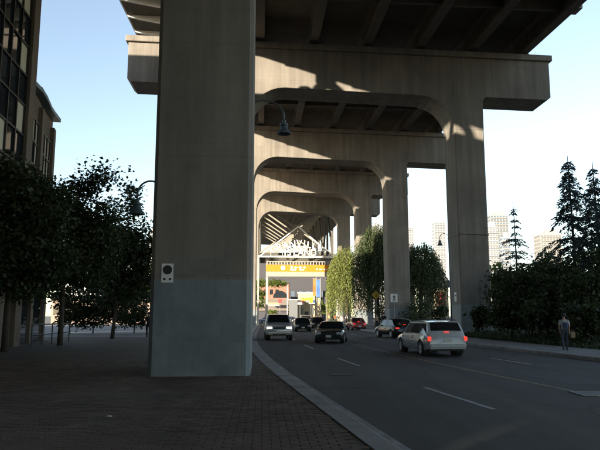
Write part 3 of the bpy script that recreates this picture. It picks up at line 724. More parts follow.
# low railing in front of the wing, litter on the pavers
rl = empty('low_railing', (-13, 36, 0.13)); tag(rl, 'low dark metal railing in front of the tan wing, left edge', 'railing')
pa, pb = Vector((-13.0, 30.5, 0.13)), Vector((-13.4, 36.5, 0.13)); dd = pb - pa
for zz in (0.55, 1.05): obj('rail', MB().tube([pa + Vector((0, 0, zz)), pb + Vector((0, 0, zz))], 0.03, 8), M['darkmetal'], rl)
for k in range(5): q = pa + dd * (k / 4); obj('rail_post', MB().tube([q, q + Vector((0, 0, 1.08))], 0.035, 8), M['darkmetal'], rl)
def scrap(c, r, label):
    mb = MB(); n = 7; vs_ = [(c[0], c[1], c[2] + 0.012)]
    for k in range(n): a = 2 * math.pi * k / n; rr = r * random.uniform(.6, 1.1); vs_.append((c[0] + rr * math.cos(a), c[1] + rr * math.sin(a), c[2] + random.uniform(.001, .018)))
    mb.add(vs_ + [(x, y, z - .002) for x, y, z in vs_], [(0, 1 + k, 1 + (k + 1) % n) for k in range(n)] + [(n + 1, n + 2 + (k + 1) % n, n + 2 + k) for k in range(n)])
    tag(obj('paper_scrap', mb, M['white']), label, 'litter')
scrap((pix(107, 414, 9.2).x, 9.3, 0.152), 0.05, 'crumpled white paper scrap lying on the near brick pavers')
scrap((pix(38, 339, 39).x, 38.5, 0.14), 0.2, 'flat white paper scrap by the low railing')

# ------------------------------------------------------------ vegetation
def leaf_cloud(name, pts, nrm, size, aspect, m, parent, flop=0.6):
    """one mesh of small four-cornered leaves; pts (n,3), nrm = long-axis directions (n,3)"""
    n = len(pts); pts = np.asarray(pts, float)
    d = nrm / (np.linalg.norm(nrm, axis=1, keepdims=True) + 1e-9)
    r = RNG.normal(size=(n, 3)); x = np.cross(d, r); x /= (np.linalg.norm(x, axis=1, keepdims=True) + 1e-9)
    sz = size * RNG.uniform(0.6, 1.35, (n, 1)); w = sz * aspect
    b = np.cross(x, d) * sz * 0.18
    v = np.empty((n, 4, 3)); v[:, 0] = pts; v[:, 1] = pts + d * sz * .45 + x * w * .5 + b; v[:, 2] = pts + d * sz; v[:, 3] = pts + d * sz * .45 - x * w * .5 + b
    me = bpy.data.meshes.new(name); me.vertices.add(n * 4); me.vertices.foreach_set('co', v.ravel())
    me.loops.add(n * 4); me.loops.foreach_set('vertex_index', np.arange(n * 4, dtype=np.int32))
    me.polygons.add(n); me.polygons.foreach_set('loop_start', np.arange(0, n * 4, 4, dtype=np.int32))
    me.update(calc_edges=True); me.validate(); me.materials.append(m)
    return link(name, me, None, parent)

def broadleaf(name, label, base, h, cz, rx, ry, rz, nclump, nleaf, lsize, m, group=None, trunk_r=0.14, spread=0.5, cat='tree', extra=(), lean=0.0, shell=0.45):
    base = Vector(base); o = empty(name, base); tag(o, label, cat, group)
    C = base + Vector((lean, 0, cz)); tb_ = MB()
    fork = base + Vector((lean * .5, 0, max(0.3, cz - rz * .75)))
    tb_.tube([base - Vector((0, 0, .1)), base.lerp(fork, .5) + Vector((random.uniform(-.05, .05), 0, 0)), fork, C], [trunk_r * 1.25, trunk_r, trunk_r * .85, trunk_r * .4], 9)
    pts = []; dirs = []
    tips = []
    for k in range(nclump):
        a = RNG.uniform(0, 2 * math.pi); ct = RNG.uniform(-0.85, 1); st = math.sqrt(1 - ct * ct); rr = RNG.uniform(shell, 1.0) ** 0.6
        t = C + Vector((rx * rr * st * math.cos(a), ry * rr * st * math.sin(a), rz * rr * ct)); tips.append(t)
    tips += [Vector(e) for e in extra]
    for i, t in enumerate(tips):
        s0 = fork.lerp(C, random.uniform(0, .9)); mid = s0.lerp(t, .55) + Vector((0, 0, random.uniform(-.1, .35)))
        if True: tb_.tube([s0, mid, t], [trunk_r * .35, trunk_r * .2, trunk_r * .06], 5, caps=False)
        k = int(nleaf / len(tips) * random.uniform(.6, 1.4)); sp = spread * random.uniform(.65, 1.25)
        pp = np.array(t) + RNG.normal(size=(k, 3)) * np.array([sp, sp, sp * .6])
        # a share of the leaves along the branch
        q = RNG.uniform(.5, 1, (k // 4, 1)); pl = np.array(mid) * (1 - q) + np.array(t) * q + RNG.normal(size=(k // 4, 3)) * sp * .45
        pts.append(pp); pts.append(pl)
    obj('trunk', tb_, M['bark'], o, smooth=True)
    P = np.concatenate(pts); P[:, 2] = np.maximum(P[:, 2], base.z + 0.05)
    dr = RNG.normal(size=P.shape); dr[:, 2] = dr[:, 2] * .5 - .35
    leaf_cloud('crown', P, dr, lsize, 0.62, m, o)
    return o

def willow(label, base, h, rx, ry, nstr, m, hang=0.9, lsize=0.42, group='weeping willows'):
    base = Vector(base); o = empty('willow_tree', base); tag(o, label, 'tree', group)
    tb_ = MB(); fork = base + Vector((0, 0, h * .4)); tb_.tube([base - Vector((0, 0, .1)), fork, base + Vector((.2, 0, h * .75))], [.38, .3, .12], 9)
    pts = []; dirs = []
    for k in range(nstr):
        a = RNG.uniform(0, 2 * math.pi); rr = RNG.uniform(0.02, 1) ** 0.5
        dome = math.sqrt(max(0, 1 - rr ** 2 * .85)); lump = 1 + .09 * math.sin(3 * a + base.x) + .07 * math.sin(7 * a)
        p = np.array([base.x + rx * rr * math.cos(a) * lump, base.y + ry * rr * math.sin(a) * lump, base.z + h * (.42 + .58 * dome * RNG.uniform(.82, 1))])
        if k % 7 == 0: tb_.tube([fork, fork.lerp(Vector(p), .6) + Vector((0, 0, .8)), p], [.1, .05, .02], 5, caps=False)
        ln = (p[2] - base.z) * RNG.uniform(.35, hang); n = max(6, int(ln / .17)); tt = np.linspace(0, 1, n)
        out = np.array([math.cos(a), math.sin(a), 0]) * .7
        s = p[None, :] + out[None, :] * (np.sin(tt * 1.4)[:, None]) * .8 - np.array([0, 0, 1])[None, :] * (tt ** 1.1 * ln)[:, None] + RNG.normal(size=(n, 3)) * .09
        s[:, 2] = np.maximum(s[:, 2], base.z + .5); pts.append(s)
        d = RNG.normal(size=(n, 3)) * .55; d[:, 2] -= 1.0; dirs.append(d)
    obj('trunk', tb_, M['bark'], o, smooth=True)
    leaf_cloud('crown', np.concatenate(pts), np.concatenate(dirs), lsize, 0.26, m, o); return o

def conifer(label, base, h, rad, m, nwh, per, density=1.0, droop=0.35, lsize=0.3, trunk_r=0.16, top=0.12, group=None):
    base = Vector(base); o = empty('conifer_tree', base); tag(o, label, 'tree', group)
    tb_ = MB(); tb_.tube([base - Vector((0, 0, .1)), base + Vector((.05, 0, h * .5)), base + Vector((0, 0, h))], [trunk_r, trunk_r * .6, .02], 8)
    pts = []; dirs = []
    for w in range(nwh):
        f = (w + RNG.uniform(-.3, .3)) / nwh; z = base.z + h * (top + (1 - top) * f * .985)
        rl_ = rad * (1 - f) ** .85 * RNG.uniform(.5, 1.15) + .15
        a0 = RNG.uniform(0, 6.28)
        for k in range(per):
            if RNG.uniform() < .28: continue
            a = a0 + 6.283 * k / per + RNG.uniform(-.35, .35); L_ = rl_ * RNG.uniform(.4, 1.15)
            s0 = np.array([base.x, base.y, z]); dv = np.array([math.cos(a), math.sin(a), 0])
            n = max(4, int(L_ * 16 * density)); tt = RNG.uniform(0.12, 1, n)
            pos = s0 + dv * (tt * L_)[:, None]; pos[:, 2] += L_ * (.22 * tt - droop * 1.5 * tt ** 2)
            e = s0 + dv * L_; e[2] += L_ * (.22 - droop * 1.5); mm = s0 + dv * L_ * .5; mm[2] += L_ * (.11 - droop * .375)
            tb_.tube([s0, mm, e], [.035, .022, .008], 4, caps=False)
            side = np.cross(dv, [0, 0, 1.]); pos += side * (RNG.normal(size=(n, 1)) * (.07 + .13 * L_ * (1.1 - tt[:, None]))); pos[:, 2] -= np.abs(RNG.normal(size=n)) * .09 * (1 + L_ * .3); sg = RNG.choice([-1, 1], n)[:, None]
            d = dv * .6 + side * sg * RNG.uniform(.2, 1, (n, 1)) + RNG.normal(size=(n, 3)) * .15; d[:, 2] -= .45
            pts.append(pos); dirs.append(d)
    obj('trunk', tb_, M['bark'], o, smooth=True)
    leaf_cloud('crown', np.concatenate(pts), np.concatenate(dirs), lsize, 0.3, m, o); return o

# left: dark street trees and hedge
t0 = pix(103, 173, 31); 
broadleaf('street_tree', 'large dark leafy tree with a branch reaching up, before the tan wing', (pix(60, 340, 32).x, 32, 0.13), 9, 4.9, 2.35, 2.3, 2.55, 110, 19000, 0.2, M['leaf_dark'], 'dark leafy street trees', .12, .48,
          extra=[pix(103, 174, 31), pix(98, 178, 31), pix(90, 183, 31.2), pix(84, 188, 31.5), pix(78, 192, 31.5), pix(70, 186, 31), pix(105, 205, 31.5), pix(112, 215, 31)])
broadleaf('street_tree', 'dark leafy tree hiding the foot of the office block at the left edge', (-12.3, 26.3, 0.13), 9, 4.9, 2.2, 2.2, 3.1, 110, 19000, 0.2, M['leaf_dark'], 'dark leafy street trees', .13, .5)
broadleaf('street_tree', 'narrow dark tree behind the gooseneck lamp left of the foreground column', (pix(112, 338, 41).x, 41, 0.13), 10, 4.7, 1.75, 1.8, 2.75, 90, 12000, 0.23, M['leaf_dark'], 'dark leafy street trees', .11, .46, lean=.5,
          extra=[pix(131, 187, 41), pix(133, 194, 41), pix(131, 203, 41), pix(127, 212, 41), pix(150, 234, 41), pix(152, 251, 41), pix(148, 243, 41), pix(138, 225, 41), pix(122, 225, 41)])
for i, (x0, D, lab) in enumerate(((70, 52, 'dark gappy hedge shrub behind the leftmost street tree trunk'), (93, 53, 'dark gappy hedge shrub between the two street tree trunks'), (113, 52, 'dark gappy hedge shrub behind the narrow street tree'), (134, 54, 'dark gappy hedge shrub nearest the foreground column'))):
    b = pix(x0, 330, D); broadleaf('hedge_shrub', lab, (b.x, D, 0.13), 4.2, 2.2, 1.45, 1.0, 2.0, 44, 2600, 0.24, M['leaf_dark'], 'hedge shrubs along the plaza', .05, .34, cat='shrub', shell=.2)
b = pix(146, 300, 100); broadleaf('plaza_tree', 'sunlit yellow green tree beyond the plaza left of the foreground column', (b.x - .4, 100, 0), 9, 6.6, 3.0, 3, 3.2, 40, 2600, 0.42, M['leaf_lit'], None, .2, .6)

broadleaf('street_tree', 'tall loose tree behind the viewer at the end of the side gap', (-43, -48, 0), 18, 12.5, 6, 6, 6, 70, 5200, .5, M['leaf_dark'], 'dark leafy street trees', .25, 1.0)  # unseen tree, added to soften the sun streak on the road
# right: willows by the columns
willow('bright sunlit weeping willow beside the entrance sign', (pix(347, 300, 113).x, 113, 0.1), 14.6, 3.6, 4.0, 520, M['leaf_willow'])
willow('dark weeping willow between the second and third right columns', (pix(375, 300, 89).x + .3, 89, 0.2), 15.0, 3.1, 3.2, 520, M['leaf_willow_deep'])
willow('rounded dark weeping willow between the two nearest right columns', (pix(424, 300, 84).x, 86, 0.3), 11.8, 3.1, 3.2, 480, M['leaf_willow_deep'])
SH = 'dark shrubs on the right bank'
def shrub(lab, x, D, ytop, wpx, n=1700, m='leaf_shrub', ls=.24, zb=None, sh=.35):
    b = pix(x, 330, D); zb_ = zb if zb is not None else 0.5; ztop = pix(x, ytop, D).z; hh = ztop - zb_; w = wpx * D / FOC / 2
    return broadleaf('shrub', lab, (b.x, D, zb_), hh, hh * .52, w * .85, w * .85, hh * .46, 36, n, ls, M[m], SH, .07, max(.2, min(w, hh) * .22), cat='shrub', shell=sh)
shrub('low dark shrub at the foot of the second right column', 386, 80, 306, 22, 900); shrub('round dark bush under the rounded willow', 418, 74, 300, 34, 1400, zb=.2); shrub('small dark bush just left of the nearest right column', 440, 58, 303, 16, 800, zb=.2)
shrub('spiky dark plant against the right face of the nearest right column', 482, 46.5, 306, 16, 700, ls=.34)
shrub('tall dark bush directly right of the nearest right column', 508, 44, 262, 46, 3000); shrub('sunlit tip bush behind the dark bush near the towers', 499, 74, 254, 22, 1200, 'leaf_lit', .36)
shrub('wide dark bush below the thin conifer', 532, 40, 258, 60, 3400); shrub('dark bush left of the tall conifer', 562, 37, 256, 56, 3200); shrub('dark bush under the tall conifer at the right edge', 590, 34, 268, 62, 3200)
shrub('low dark shrub behind the footway at the walking person', 548, 36, 296, 56, 2000); shrub('low dark shrub at the right edge beside the footway', 588, 31.5, 300, 56, 2000); shrub('low dark shrub between the nearest right column and the footway', 512, 40, 303, 46, 1800)
shrub('dark bush off behind the right edge trees', 622, 36, 240, 70, 2600); shrub('leafy dark bush top between the two conifers', 548, 46, 250, 44, 2400)
conifer('thin sparse conifer standing against the pale towers', (pix(518, 300, 62).x, 62, 1.2), pix(518, 201, 62).z - 1.2, 2.1, M['leaf_conifer'], 11, 6, 2.2, lsize=.30, droop=.36, top=.42)
conifer('tall drooping conifer at the right edge', (pix(580, 300, 40).x, 40.5, 1.0), pix(579, 154, 40).z - 1.0, 3.1, M['leaf_conifer'], 30, 7, 3.4, lsize=.27, droop=.52, trunk_r=.15, top=.15)
conifer('drooping conifer cut by the right edge of the picture', (pix(606, 300, 37).x, 37.5, 1.0), pix(606, 160, 37).z - 1.0, 2.8, M['leaf_conifer'], 28, 7, 3.4, lsize=.27, droop=.52, trunk_r=.15, top=.15)
# ground cover on the bank
n = 9000; yy = RNG.uniform(18, 62, n); oo = WALKR + .1 + RNG.uniform(0, 1, n) ** 1.5 * 9; P = np.stack([np.array([LN(a) for a in yy]) + oo, yy, np.interp(oo - WALKR, os_, hs) - .02], 1)
P = P[~((np.abs(P[:, 0] - 14) < 1.9) & (P[:, 1] > 48.5) & (P[:, 1] < 54))]
dr = RNG.normal(size=P.shape) * .6; dr[:, 2] = np.abs(dr[:, 2]) + .4
gc = leaf_cloud('ground_cover', P, dr, .2, .5, M['leaf_shrub'], None); tag(gc, 'dark leafy ground cover on the right bank', 'ground cover', kind='stuff')
# green at the far street
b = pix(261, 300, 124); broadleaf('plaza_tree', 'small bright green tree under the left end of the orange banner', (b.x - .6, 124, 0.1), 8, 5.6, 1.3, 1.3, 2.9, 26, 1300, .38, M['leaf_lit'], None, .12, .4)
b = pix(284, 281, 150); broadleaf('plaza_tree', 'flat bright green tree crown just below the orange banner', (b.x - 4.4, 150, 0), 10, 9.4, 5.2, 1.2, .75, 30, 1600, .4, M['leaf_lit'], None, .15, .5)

# ------------------------------------------------------------ vehicles
def interp(tab, y):
    return float(np.interp(y, [a for a, _ in tab], [b for _, b in tab]))
def car(name, label, x, y, heading, L_, W, H, prof, cabin, paint_m, sill=.24, wr=.31, axles=(.31, -.31), tail=None, headm=None, rack=False, side_n=2, trimband=False, wagon=False, group='cars on the road', cat='car', hi=True):
    """local frame: +Y forward; prof = bonnet/boot height along the length; cabin = (cowl, roof front, roof rear, tail base) as fractions"""
    o = empty(name, (x, y, 0.0), heading); tag(o, label, cat, group)
    def P(nm, mb, m, par=None, **k):
        ob = obj(nm, mb, m, par or o, local=True, **k); return ob
    hL = L_ / 2; ax = [a * L_ for a in axles]; AR = wr + .075
    ptab = [(a * L_, z) for a, z in prof]
    ys = sorted(set([round(v_, 4) for v_ in list(np.linspace(-hL, hL, 27)) + [a + AR * math.cos(t) for a in ax for t in np.linspace(0, math.pi, 9)] + [-hL + .03, -hL + .1, hL - .03, hL - .1, -hL + .2, hL - .2]]))
    def wid(yy):
        t = abs(2 * yy / L_); return W / 2 * (1 - .035 * t ** 2 - .115 * max(0, (t - .72) / .28) ** 2.4)
    def zs(yy):
        z = sill + .07 * max(0, (abs(2 * yy / L_) - .8) / .2)
        for a in ax:
            if abs(yy - a) < AR: z = max(z, wr + math.sqrt(AR * AR - (yy - a) ** 2) * .97 - .0)
        return z
    mb = MB(); K = 8
    for yy in ys:
        w = wid(yy); zt = interp(ptab, yy); z0 = zs(yy); hfull = zt - sill
        e = max(0, (abs(yy) - (hL - .10)) / .10); zt -= .05 * e ** 2; w *= 1 - .02 * e
        f = lambda q: max(z0, sill + q * hfull)
        sec = [(w * .93, z0), (w * .985, f(.12)), (w, f(.42)), (w * .995, f(.68)), (w * .965, max(z0, zt - .07)), (w * .90, max(z0, zt - .012)), (w * .5, zt + .012), (0, zt + .018)]
        for px_, pz in sec: mb.v.append((px_, yy, pz))
        for px_, pz in sec[:-1]: mb.v.append((-px_, yy, pz))
    S = 2 * K - 1
    idx = lambda i, k: i * S + k
    order = list(range(K)) + [K + j for j in range(K - 2, -1, -1)]
    for i in range(len(ys) - 1):
        for j in range(len(order) - 1):
            mb.f.append((idx(i, order[j]), idx(i, order[j + 1]), idx(i + 1, order[j + 1]), idx(i + 1, order[j])))
    mb.f.append(tuple(idx(0, k) for k in order)); mb.f.append(tuple(idx(len(ys) - 1, k) for k in order)[::-1])
    body = P('body', mb, paint_m, smooth=True, angle=32)
    P('underbody', MB().box((0, 0, sill + .14), (W * .8, L_ * .93, .3)), M['trim'])
    # cabin shell
    cA, cB, cC, cD = [c * L_ for c in cabin]; zb_ = interp(ptab, (cA + cD) / 2) - .03
    ctab = [(cD, interp(ptab, cD) - .01), (cC, H - .05), (cC + (cB - cC) * .25, H - .012), ((cB + cC) / 2, H), (cB - (cB - cC) * .12, H - .02), (cB, H - .05), (cA, interp(ptab, cA) - .01)]
    def cw(z, yy): 
        f = max(0, min(1, (z - zb_) / (H - zb_))); return wid(yy) * (.945 - .20 * f)
    cy = sorted(set(list(np.linspace(cD, cC, 5)) + list(np.linspace(cC, cB, 9)) + list(np.linspace(cB, cA, 6))))
    mb = MB()
    for yy in cy:
        zt = interp(ctab, yy); z1 = max(zb_ - .03, min(zb_, zt))
        e = max(zb_ - .02, zt - .07)
        sec = [(cw(zb_, yy), zb_ - .03), (cw(e, yy), e), (cw(zt, yy) * .93, max(zb_ - .01, zt - .015)), (cw(zt, yy) * .5, zt + .008), (0, zt + .012)]
        sec = sec + [(-a, b_) for a, b_ in sec[-2::-1]]
        mb.v.extend([(a, yy, b_) for a, b_ in sec])
    S2 = 9
    for i in range(len(cy) - 1):
        for j in range(S2 - 1): mb.f.append((i * S2 + j, i * S2 + j + 1, (i + 1) * S2 + j + 1, (i + 1) * S2 + j))
    mb.f.append(tuple(range(S2))); mb.f.append(tuple((len(cy) - 1) * S2 + j for j in range(S2))[::-1])
    roof = P('roof', mb, paint_m, smooth=True, angle=32)
    # screens
    def screen(nm, ya, yb, fa, fb):
        n = 6; mb = MB(); nrm = Vector((0, interp(ctab, yb) - interp(ctab, ya), ya - yb)); nrm.normalize(); 
        if nrm.z < 0: nrm = -nrm
        for off in (.014, .004):
            for f in (fa, fb):
                yy = ya + (yb - ya) * f; z = interp(ctab, yy)
                for s in np.linspace(-1, 1, n): 
                    q = Vector((cw(z, yy) * .88 * s, yy, z + .006 * (1 - s * s))) + nrm * (off + .008 * (1 - s * s)); mb.v.append(tuple(q))
        for j in range(n - 1): mb.f.append((j, j + 1, n + j + 1, n + j)); mb.f.append((2 * n + j, 3 * n + j, 3 * n + j + 1, 2 * n + j + 1))
        mb.f += [(0, n, 3 * n, 2 * n), (n - 1, 3 * n - 1, 4 * n - 1, 2 * n - 1)]
        return P(nm, mb, M['carglass'], smooth=True, angle=40)
    screen('windscreen', cA, cB, .10, .93); rw_ = screen('rear_window', cD, cC, .14 if not wagon else .28, .92)
    # side windows
    ztop = H - .115; zlo = zb_ + .05
    def edge_y(tab_a, tab_b, z, za_, zb2): return tab_a + (tab_b - tab_a) * (z - za_) / (zb2 - za_)
    fr0 = edge_y(cA, cB, zlo, interp(ptab, cA), H - .05) - .16; fr1 = edge_y(cA, cB, ztop, interp(ptab, cA), H - .05) - .13
    re0 = edge_y(cD, cC, zlo, interp(ptab, cD), H - .05) + .16; re1 = edge_y(cD, cC, ztop, interp(ptab, cD), H - .05) + .12
    cuts = [i / side_n for i in range(side_n + 1)]
    for sx in (-1, 1):
        for i in range(side_n):
            a, b_ = cuts[i], cuts[i + 1]; g_ = .035
            q = [(re0 + (fr0 - re0) * a + g_, zlo), (re0 + (fr0 - re0) * b_ - g_, zlo), (re1 + (fr1 - re1) * b_ - g_, ztop), (re1 + (fr1 - re1) * a + g_, ztop)]
            mb = MB(); mb.v = [(sx * (cw(z, yy) + .010), yy, z) for yy, z in q] + [(sx * (cw(z, yy) - .01), yy, z) for yy, z in q]
            mb.f = [(0, 1, 2, 3), (7, 6, 5, 4), (0, 4, 5, 1), (1, 5, 6, 2), (2, 6, 7, 3), (3, 7, 4, 0)]; P('side_window', mb, M['carglass'])
        # doors: shut lines, handles
        if hi:
            nd = min(side_n, 2)
            for i in range(nd + 1):
                yy = re0 + .1 + (fr0 - re0 - .05) * i / nd
                P('door_seam', MB().bar((sx * (wid(yy) * 1.0 + .0), yy, sill + .16), (sx * (wid(yy) * .985), yy, zb_ - .03), .012, .012), M['trim'])
            for i in range(nd):
                yy = re0 + .22 + (fr0 - re0 - .1) * i / nd; zz = sill + .72 * (zb_ - sill)
                P('door_handle', MB().box((sx * (wid(yy) + .012), yy, zz), (.03, .17, .035)), M['trim'], bevel=.008)
            P('side_moulding', MB().box((sx * (wid(0) + .004), 0, sill + .4 * (zb_ - sill)), (.02, abs(ax[0] - ax[1]) - 2 * AR - .06, .06)), M['trim'] if trimband else paint_m)
        # mirror
        mb = MB().box((sx * (wid(fr0) + .08), fr0 + .02, zb_ + .10), (.17, .09, .12)); P('wing_mirror', mb, M['trim'] if trimband else paint_m, bevel=.03)
    # wheels
    for a in ax:
        for sx in (-1, 1):
            cx = sx * (W / 2 - .115); rot = Matrix.Rotation(R(90), 3, 'Y')
            wh = empty('wheel', (cx, a, wr)); wh.parent = o
            tw = .1
            mb = MB().lathe([(wr * .62, -tw), (wr * .93, -tw), (wr, -tw * .7), (wr, tw * .7), (wr * .93, tw), (wr * .62, tw)], (0, 0, 0), 22, rot); P('tyre', mb, M['tyre'], wh, smooth=True, angle=40)
            mb = MB().lathe([(.02, sx * (tw + .012)), (wr * .18, sx * (tw + .012)), (wr * .24, sx * (tw + .004)), (wr * .54, sx * (tw + .006)), (wr * .60, sx * (tw + .014)), (wr * .63, sx * (tw - .01))], (0, 0, 0), 18, rot); P('rim', mb, M['rim'], wh, smooth=True, angle=40)
            P('wheel_well', MB().lathe([(.0, -.14), (AR * .99, -.14), (AR * .99, .06), (.0, .06)], (cx - sx * .09, a, wr), 18, rot), M['trim'])
    # lights, plates, bumpers
    zf = interp(ptab, hL - .1); zr_ = interp(ptab, -hL + .1)
    hm = headm or M['head_off']; tm = tail or M['tail_off']
    for sx in (-1, 1):
        P('headlight', MB().box((sx * W * .345, hL - .055, zf - .13), (W * .19, .10, .15)), hm, bevel=.04)
        if wagon: P('taillight', MB().box((sx * W * .425, -hL + .045, zr_ - .17), (W * .075, .10, .17)), tm, bevel=.02)
        else: P('taillight', MB().box((sx * W * .36, -hL + .05, zr_ - .15), (W * .15, .10, .11)), tm, bevel=.03)
        P('indicator', MB().box((sx * W * .33, hL - .035, sill + .2), (W * .1, .08, .05)), M['tail_off'] if False else M['blind'], bevel=.01)
    P('grille', MB().box((0, hL - .035, zf - .14), (W * .42, .08, .12)), M['trim'], bevel=.02)
    for s, yy in ((1, hL - .02), (-1, -hL + .02)):
        P('bumper', MB().box((0, yy, sill + .19), (W * .86, .16, .16)), M['trim'] if trimband else paint_m, bevel=.05)
    P('lower_intake', MB().box((0, hL - .02, sill + .05), (W * .5, .1, .09)), M['trim'], bevel=.02)
    P('licence_plate', MB().box((0, -hL - .062, sill + .20) if not wagon else (0, -hL - .012, zr_ - .22), (.31, .016, .15)), M['plate'])
    P('licence_plate', MB().box((0, hL + .062, sill + .19), (.31, .016, .14)), M['plate'])
    P('brake_lamp', MB().box((0, (cD * .82 + cC * .18) - .03, interp(ctab, cD * .82 + cC * .18) + .02), (.2, .04, .03)), tm)
    if rack:
        for sx in (-1, 1):
            P('roof_rail', MB().tube([(sx * W * .33, cB - .3, H + .0), (sx * W * .33, cB - .45, H + .05), (sx * W * .33, cC + .35, H + .05), (sx * W * .33, cC + .2, H - .01)], .018, 6), M['trim'])
    return o
P_SEDAN = [(-.5, .72), (-.485, .86), (-.40, .91), (-.30, .92), (-.2, .90), (.2, .89), (.26, .87), (.42, .77), (.485, .70), (.5, .58)]
P_WAGON = [(-.5, .74), (-.485, .88), (-.3, .89), (.2, .88), (.26, .86), (.42, .76), (.485, .69), (.5, .57)]
P_SUV = [(-.5, .95), (-.485, 1.08), (-.3, 1.12), (.2, 1.12), (.27, 1.10), (.43, 1.02), (.485, .94), (.5, .78)]
def lane(D, off): return LN(D) + off
def road_head(D): return math.atan2(-(LN(D + 2) - LN(D - 2)), 4)        # rotation that turns +Y along the road
M['p_white'] = paint('white_car_paint', (0.46, 0.50, 0.53)); M['p_silver'] = paint('silver_car_paint', (0.42, 0.43, 0.43), .25, .3)
M['p_black'] = paint('black_car_paint', (0.012, 0.013, 0.015), .12); M['p_black'].node_tree.nodes['Principled BSDF'].inputs['Coat Weight'].default_value = 0.0; M['p_black'].node_tree.nodes['Principled BSDF'].inputs['Specular IOR Level'].default_value = 0.3; M['p_green'] = paint('dark_green_car_paint', (0.02, 0.03, 0.03), .15)
M['p_red'] = paint('red_car_paint', (0.30, 0.05, 0.05)); M['p_grey'] = paint('grey_car_paint', (0.16, 0.165, 0.17)); M['p_blue'] = paint('blue_car_paint', (0.06, 0.09, 0.16))
car('station_wagon', 'white station wagon with lit brake lights in the nearest right lane', 5.55, 27.1, road_head(27) + R(0.5), 4.55, 1.74, 1.42, P_WAGON, (.27, .12, -.40, -.478), M['p_white'], tail=M['tail'], rack=True, side_n=3, wagon=True, trimband=False)
car('sport_utility_vehicle', 'silver white sport utility vehicle with headlights on, coming along the left kerb', pix(276.5, 330, 41).x, 43.4, road_head(42) + math.pi, 4.5, 1.82, 1.74, P_SUV, (.24, .11, -.42, -.475), M['p_silver'], sill=.34, wr=.36, headm=M['head'], side_n=3, wagon=True)
car('sports_coupe', 'low dark coupe coming towards the viewer in the inner lane', pix(333.5, 330, 37).x, 38.8, road_head(38) + math.pi - R(13), 4.3, 1.76, 1.28, P_SEDAN, (.20, .04, -.20, -.36), M['p_green'], side_n=1)
car('dark_sedan', 'dark car following behind the silver sport utility vehicle', pix(302, 325, 64).x, 66.5, road_head(64) + math.pi, 4.5, 1.76, 1.42, P_SEDAN, (.24, .10, -.24, -.38), M['p_black'])
car('hatchback_car', 'black hatchback with lit tail lights ahead of the white wagon', pix(397, 328, 46).x, 47.3, road_head(46) + R(10), 4.2, 1.74, 1.42, P_WAGON, (.26, .10, -.30, -.47), M['p_black'], tail=M['tail'], side_n=2)
car('small_sedan', 'reddish car with glowing tail lights below the bright willow', pix(357.5, 324, 71).x, 73, road_head(71) + R(3), 4.3, 1.72, 1.40, P_SEDAN, (.24, .10, -.24, -.38), M['p_red'], tail=M['tail'])
car('tall_car', 'dark tall car in the distance on the street, right of the silver vehicle', pix(305.5, 320, 92).x, 92, road_head(92) + math.pi, 4.5, 1.8, 1.72, P_SUV, (.24, .11, -.42, -.475), M['p_grey'], sill=.32, wr=.35, side_n=3, wagon=True, hi=False)
car('dark_sedan', 'dark car in the distance just behind the low coupe', pix(317, 320, 84).x, 84, road_head(84) + math.pi, 4.4, 1.76, 1.5, P_SEDAN, (.24, .10, -.24, -.38), M['p_black'], hi=False)
for i, (xx, D, m_, lab, rz) in enumerate(((267, 150, 'p_blue', 'blue parked car far down the street under the banner', 75), (274, 158, 'p_white', 'white parked car far down the street under the banner', 70), (282, 166, 'p_grey', 'grey parked car far down the street under the banner', 70), (290, 176, 'p_black', 'black parked car far down the street beside the pale shop', 60), (284, 128, 'p_white', 'white car in the far left lane heading this way', 182))):
    car('parked_car' if i < 4 else 'oncoming_car', lab, pix(xx, 314, D).x, D, R(rz), 4.4, 1.76, 1.42, P_SEDAN, (.24, .10, -.24, -.38), M[m_], hi=False, headm=M['head'] if i == 4 else None)

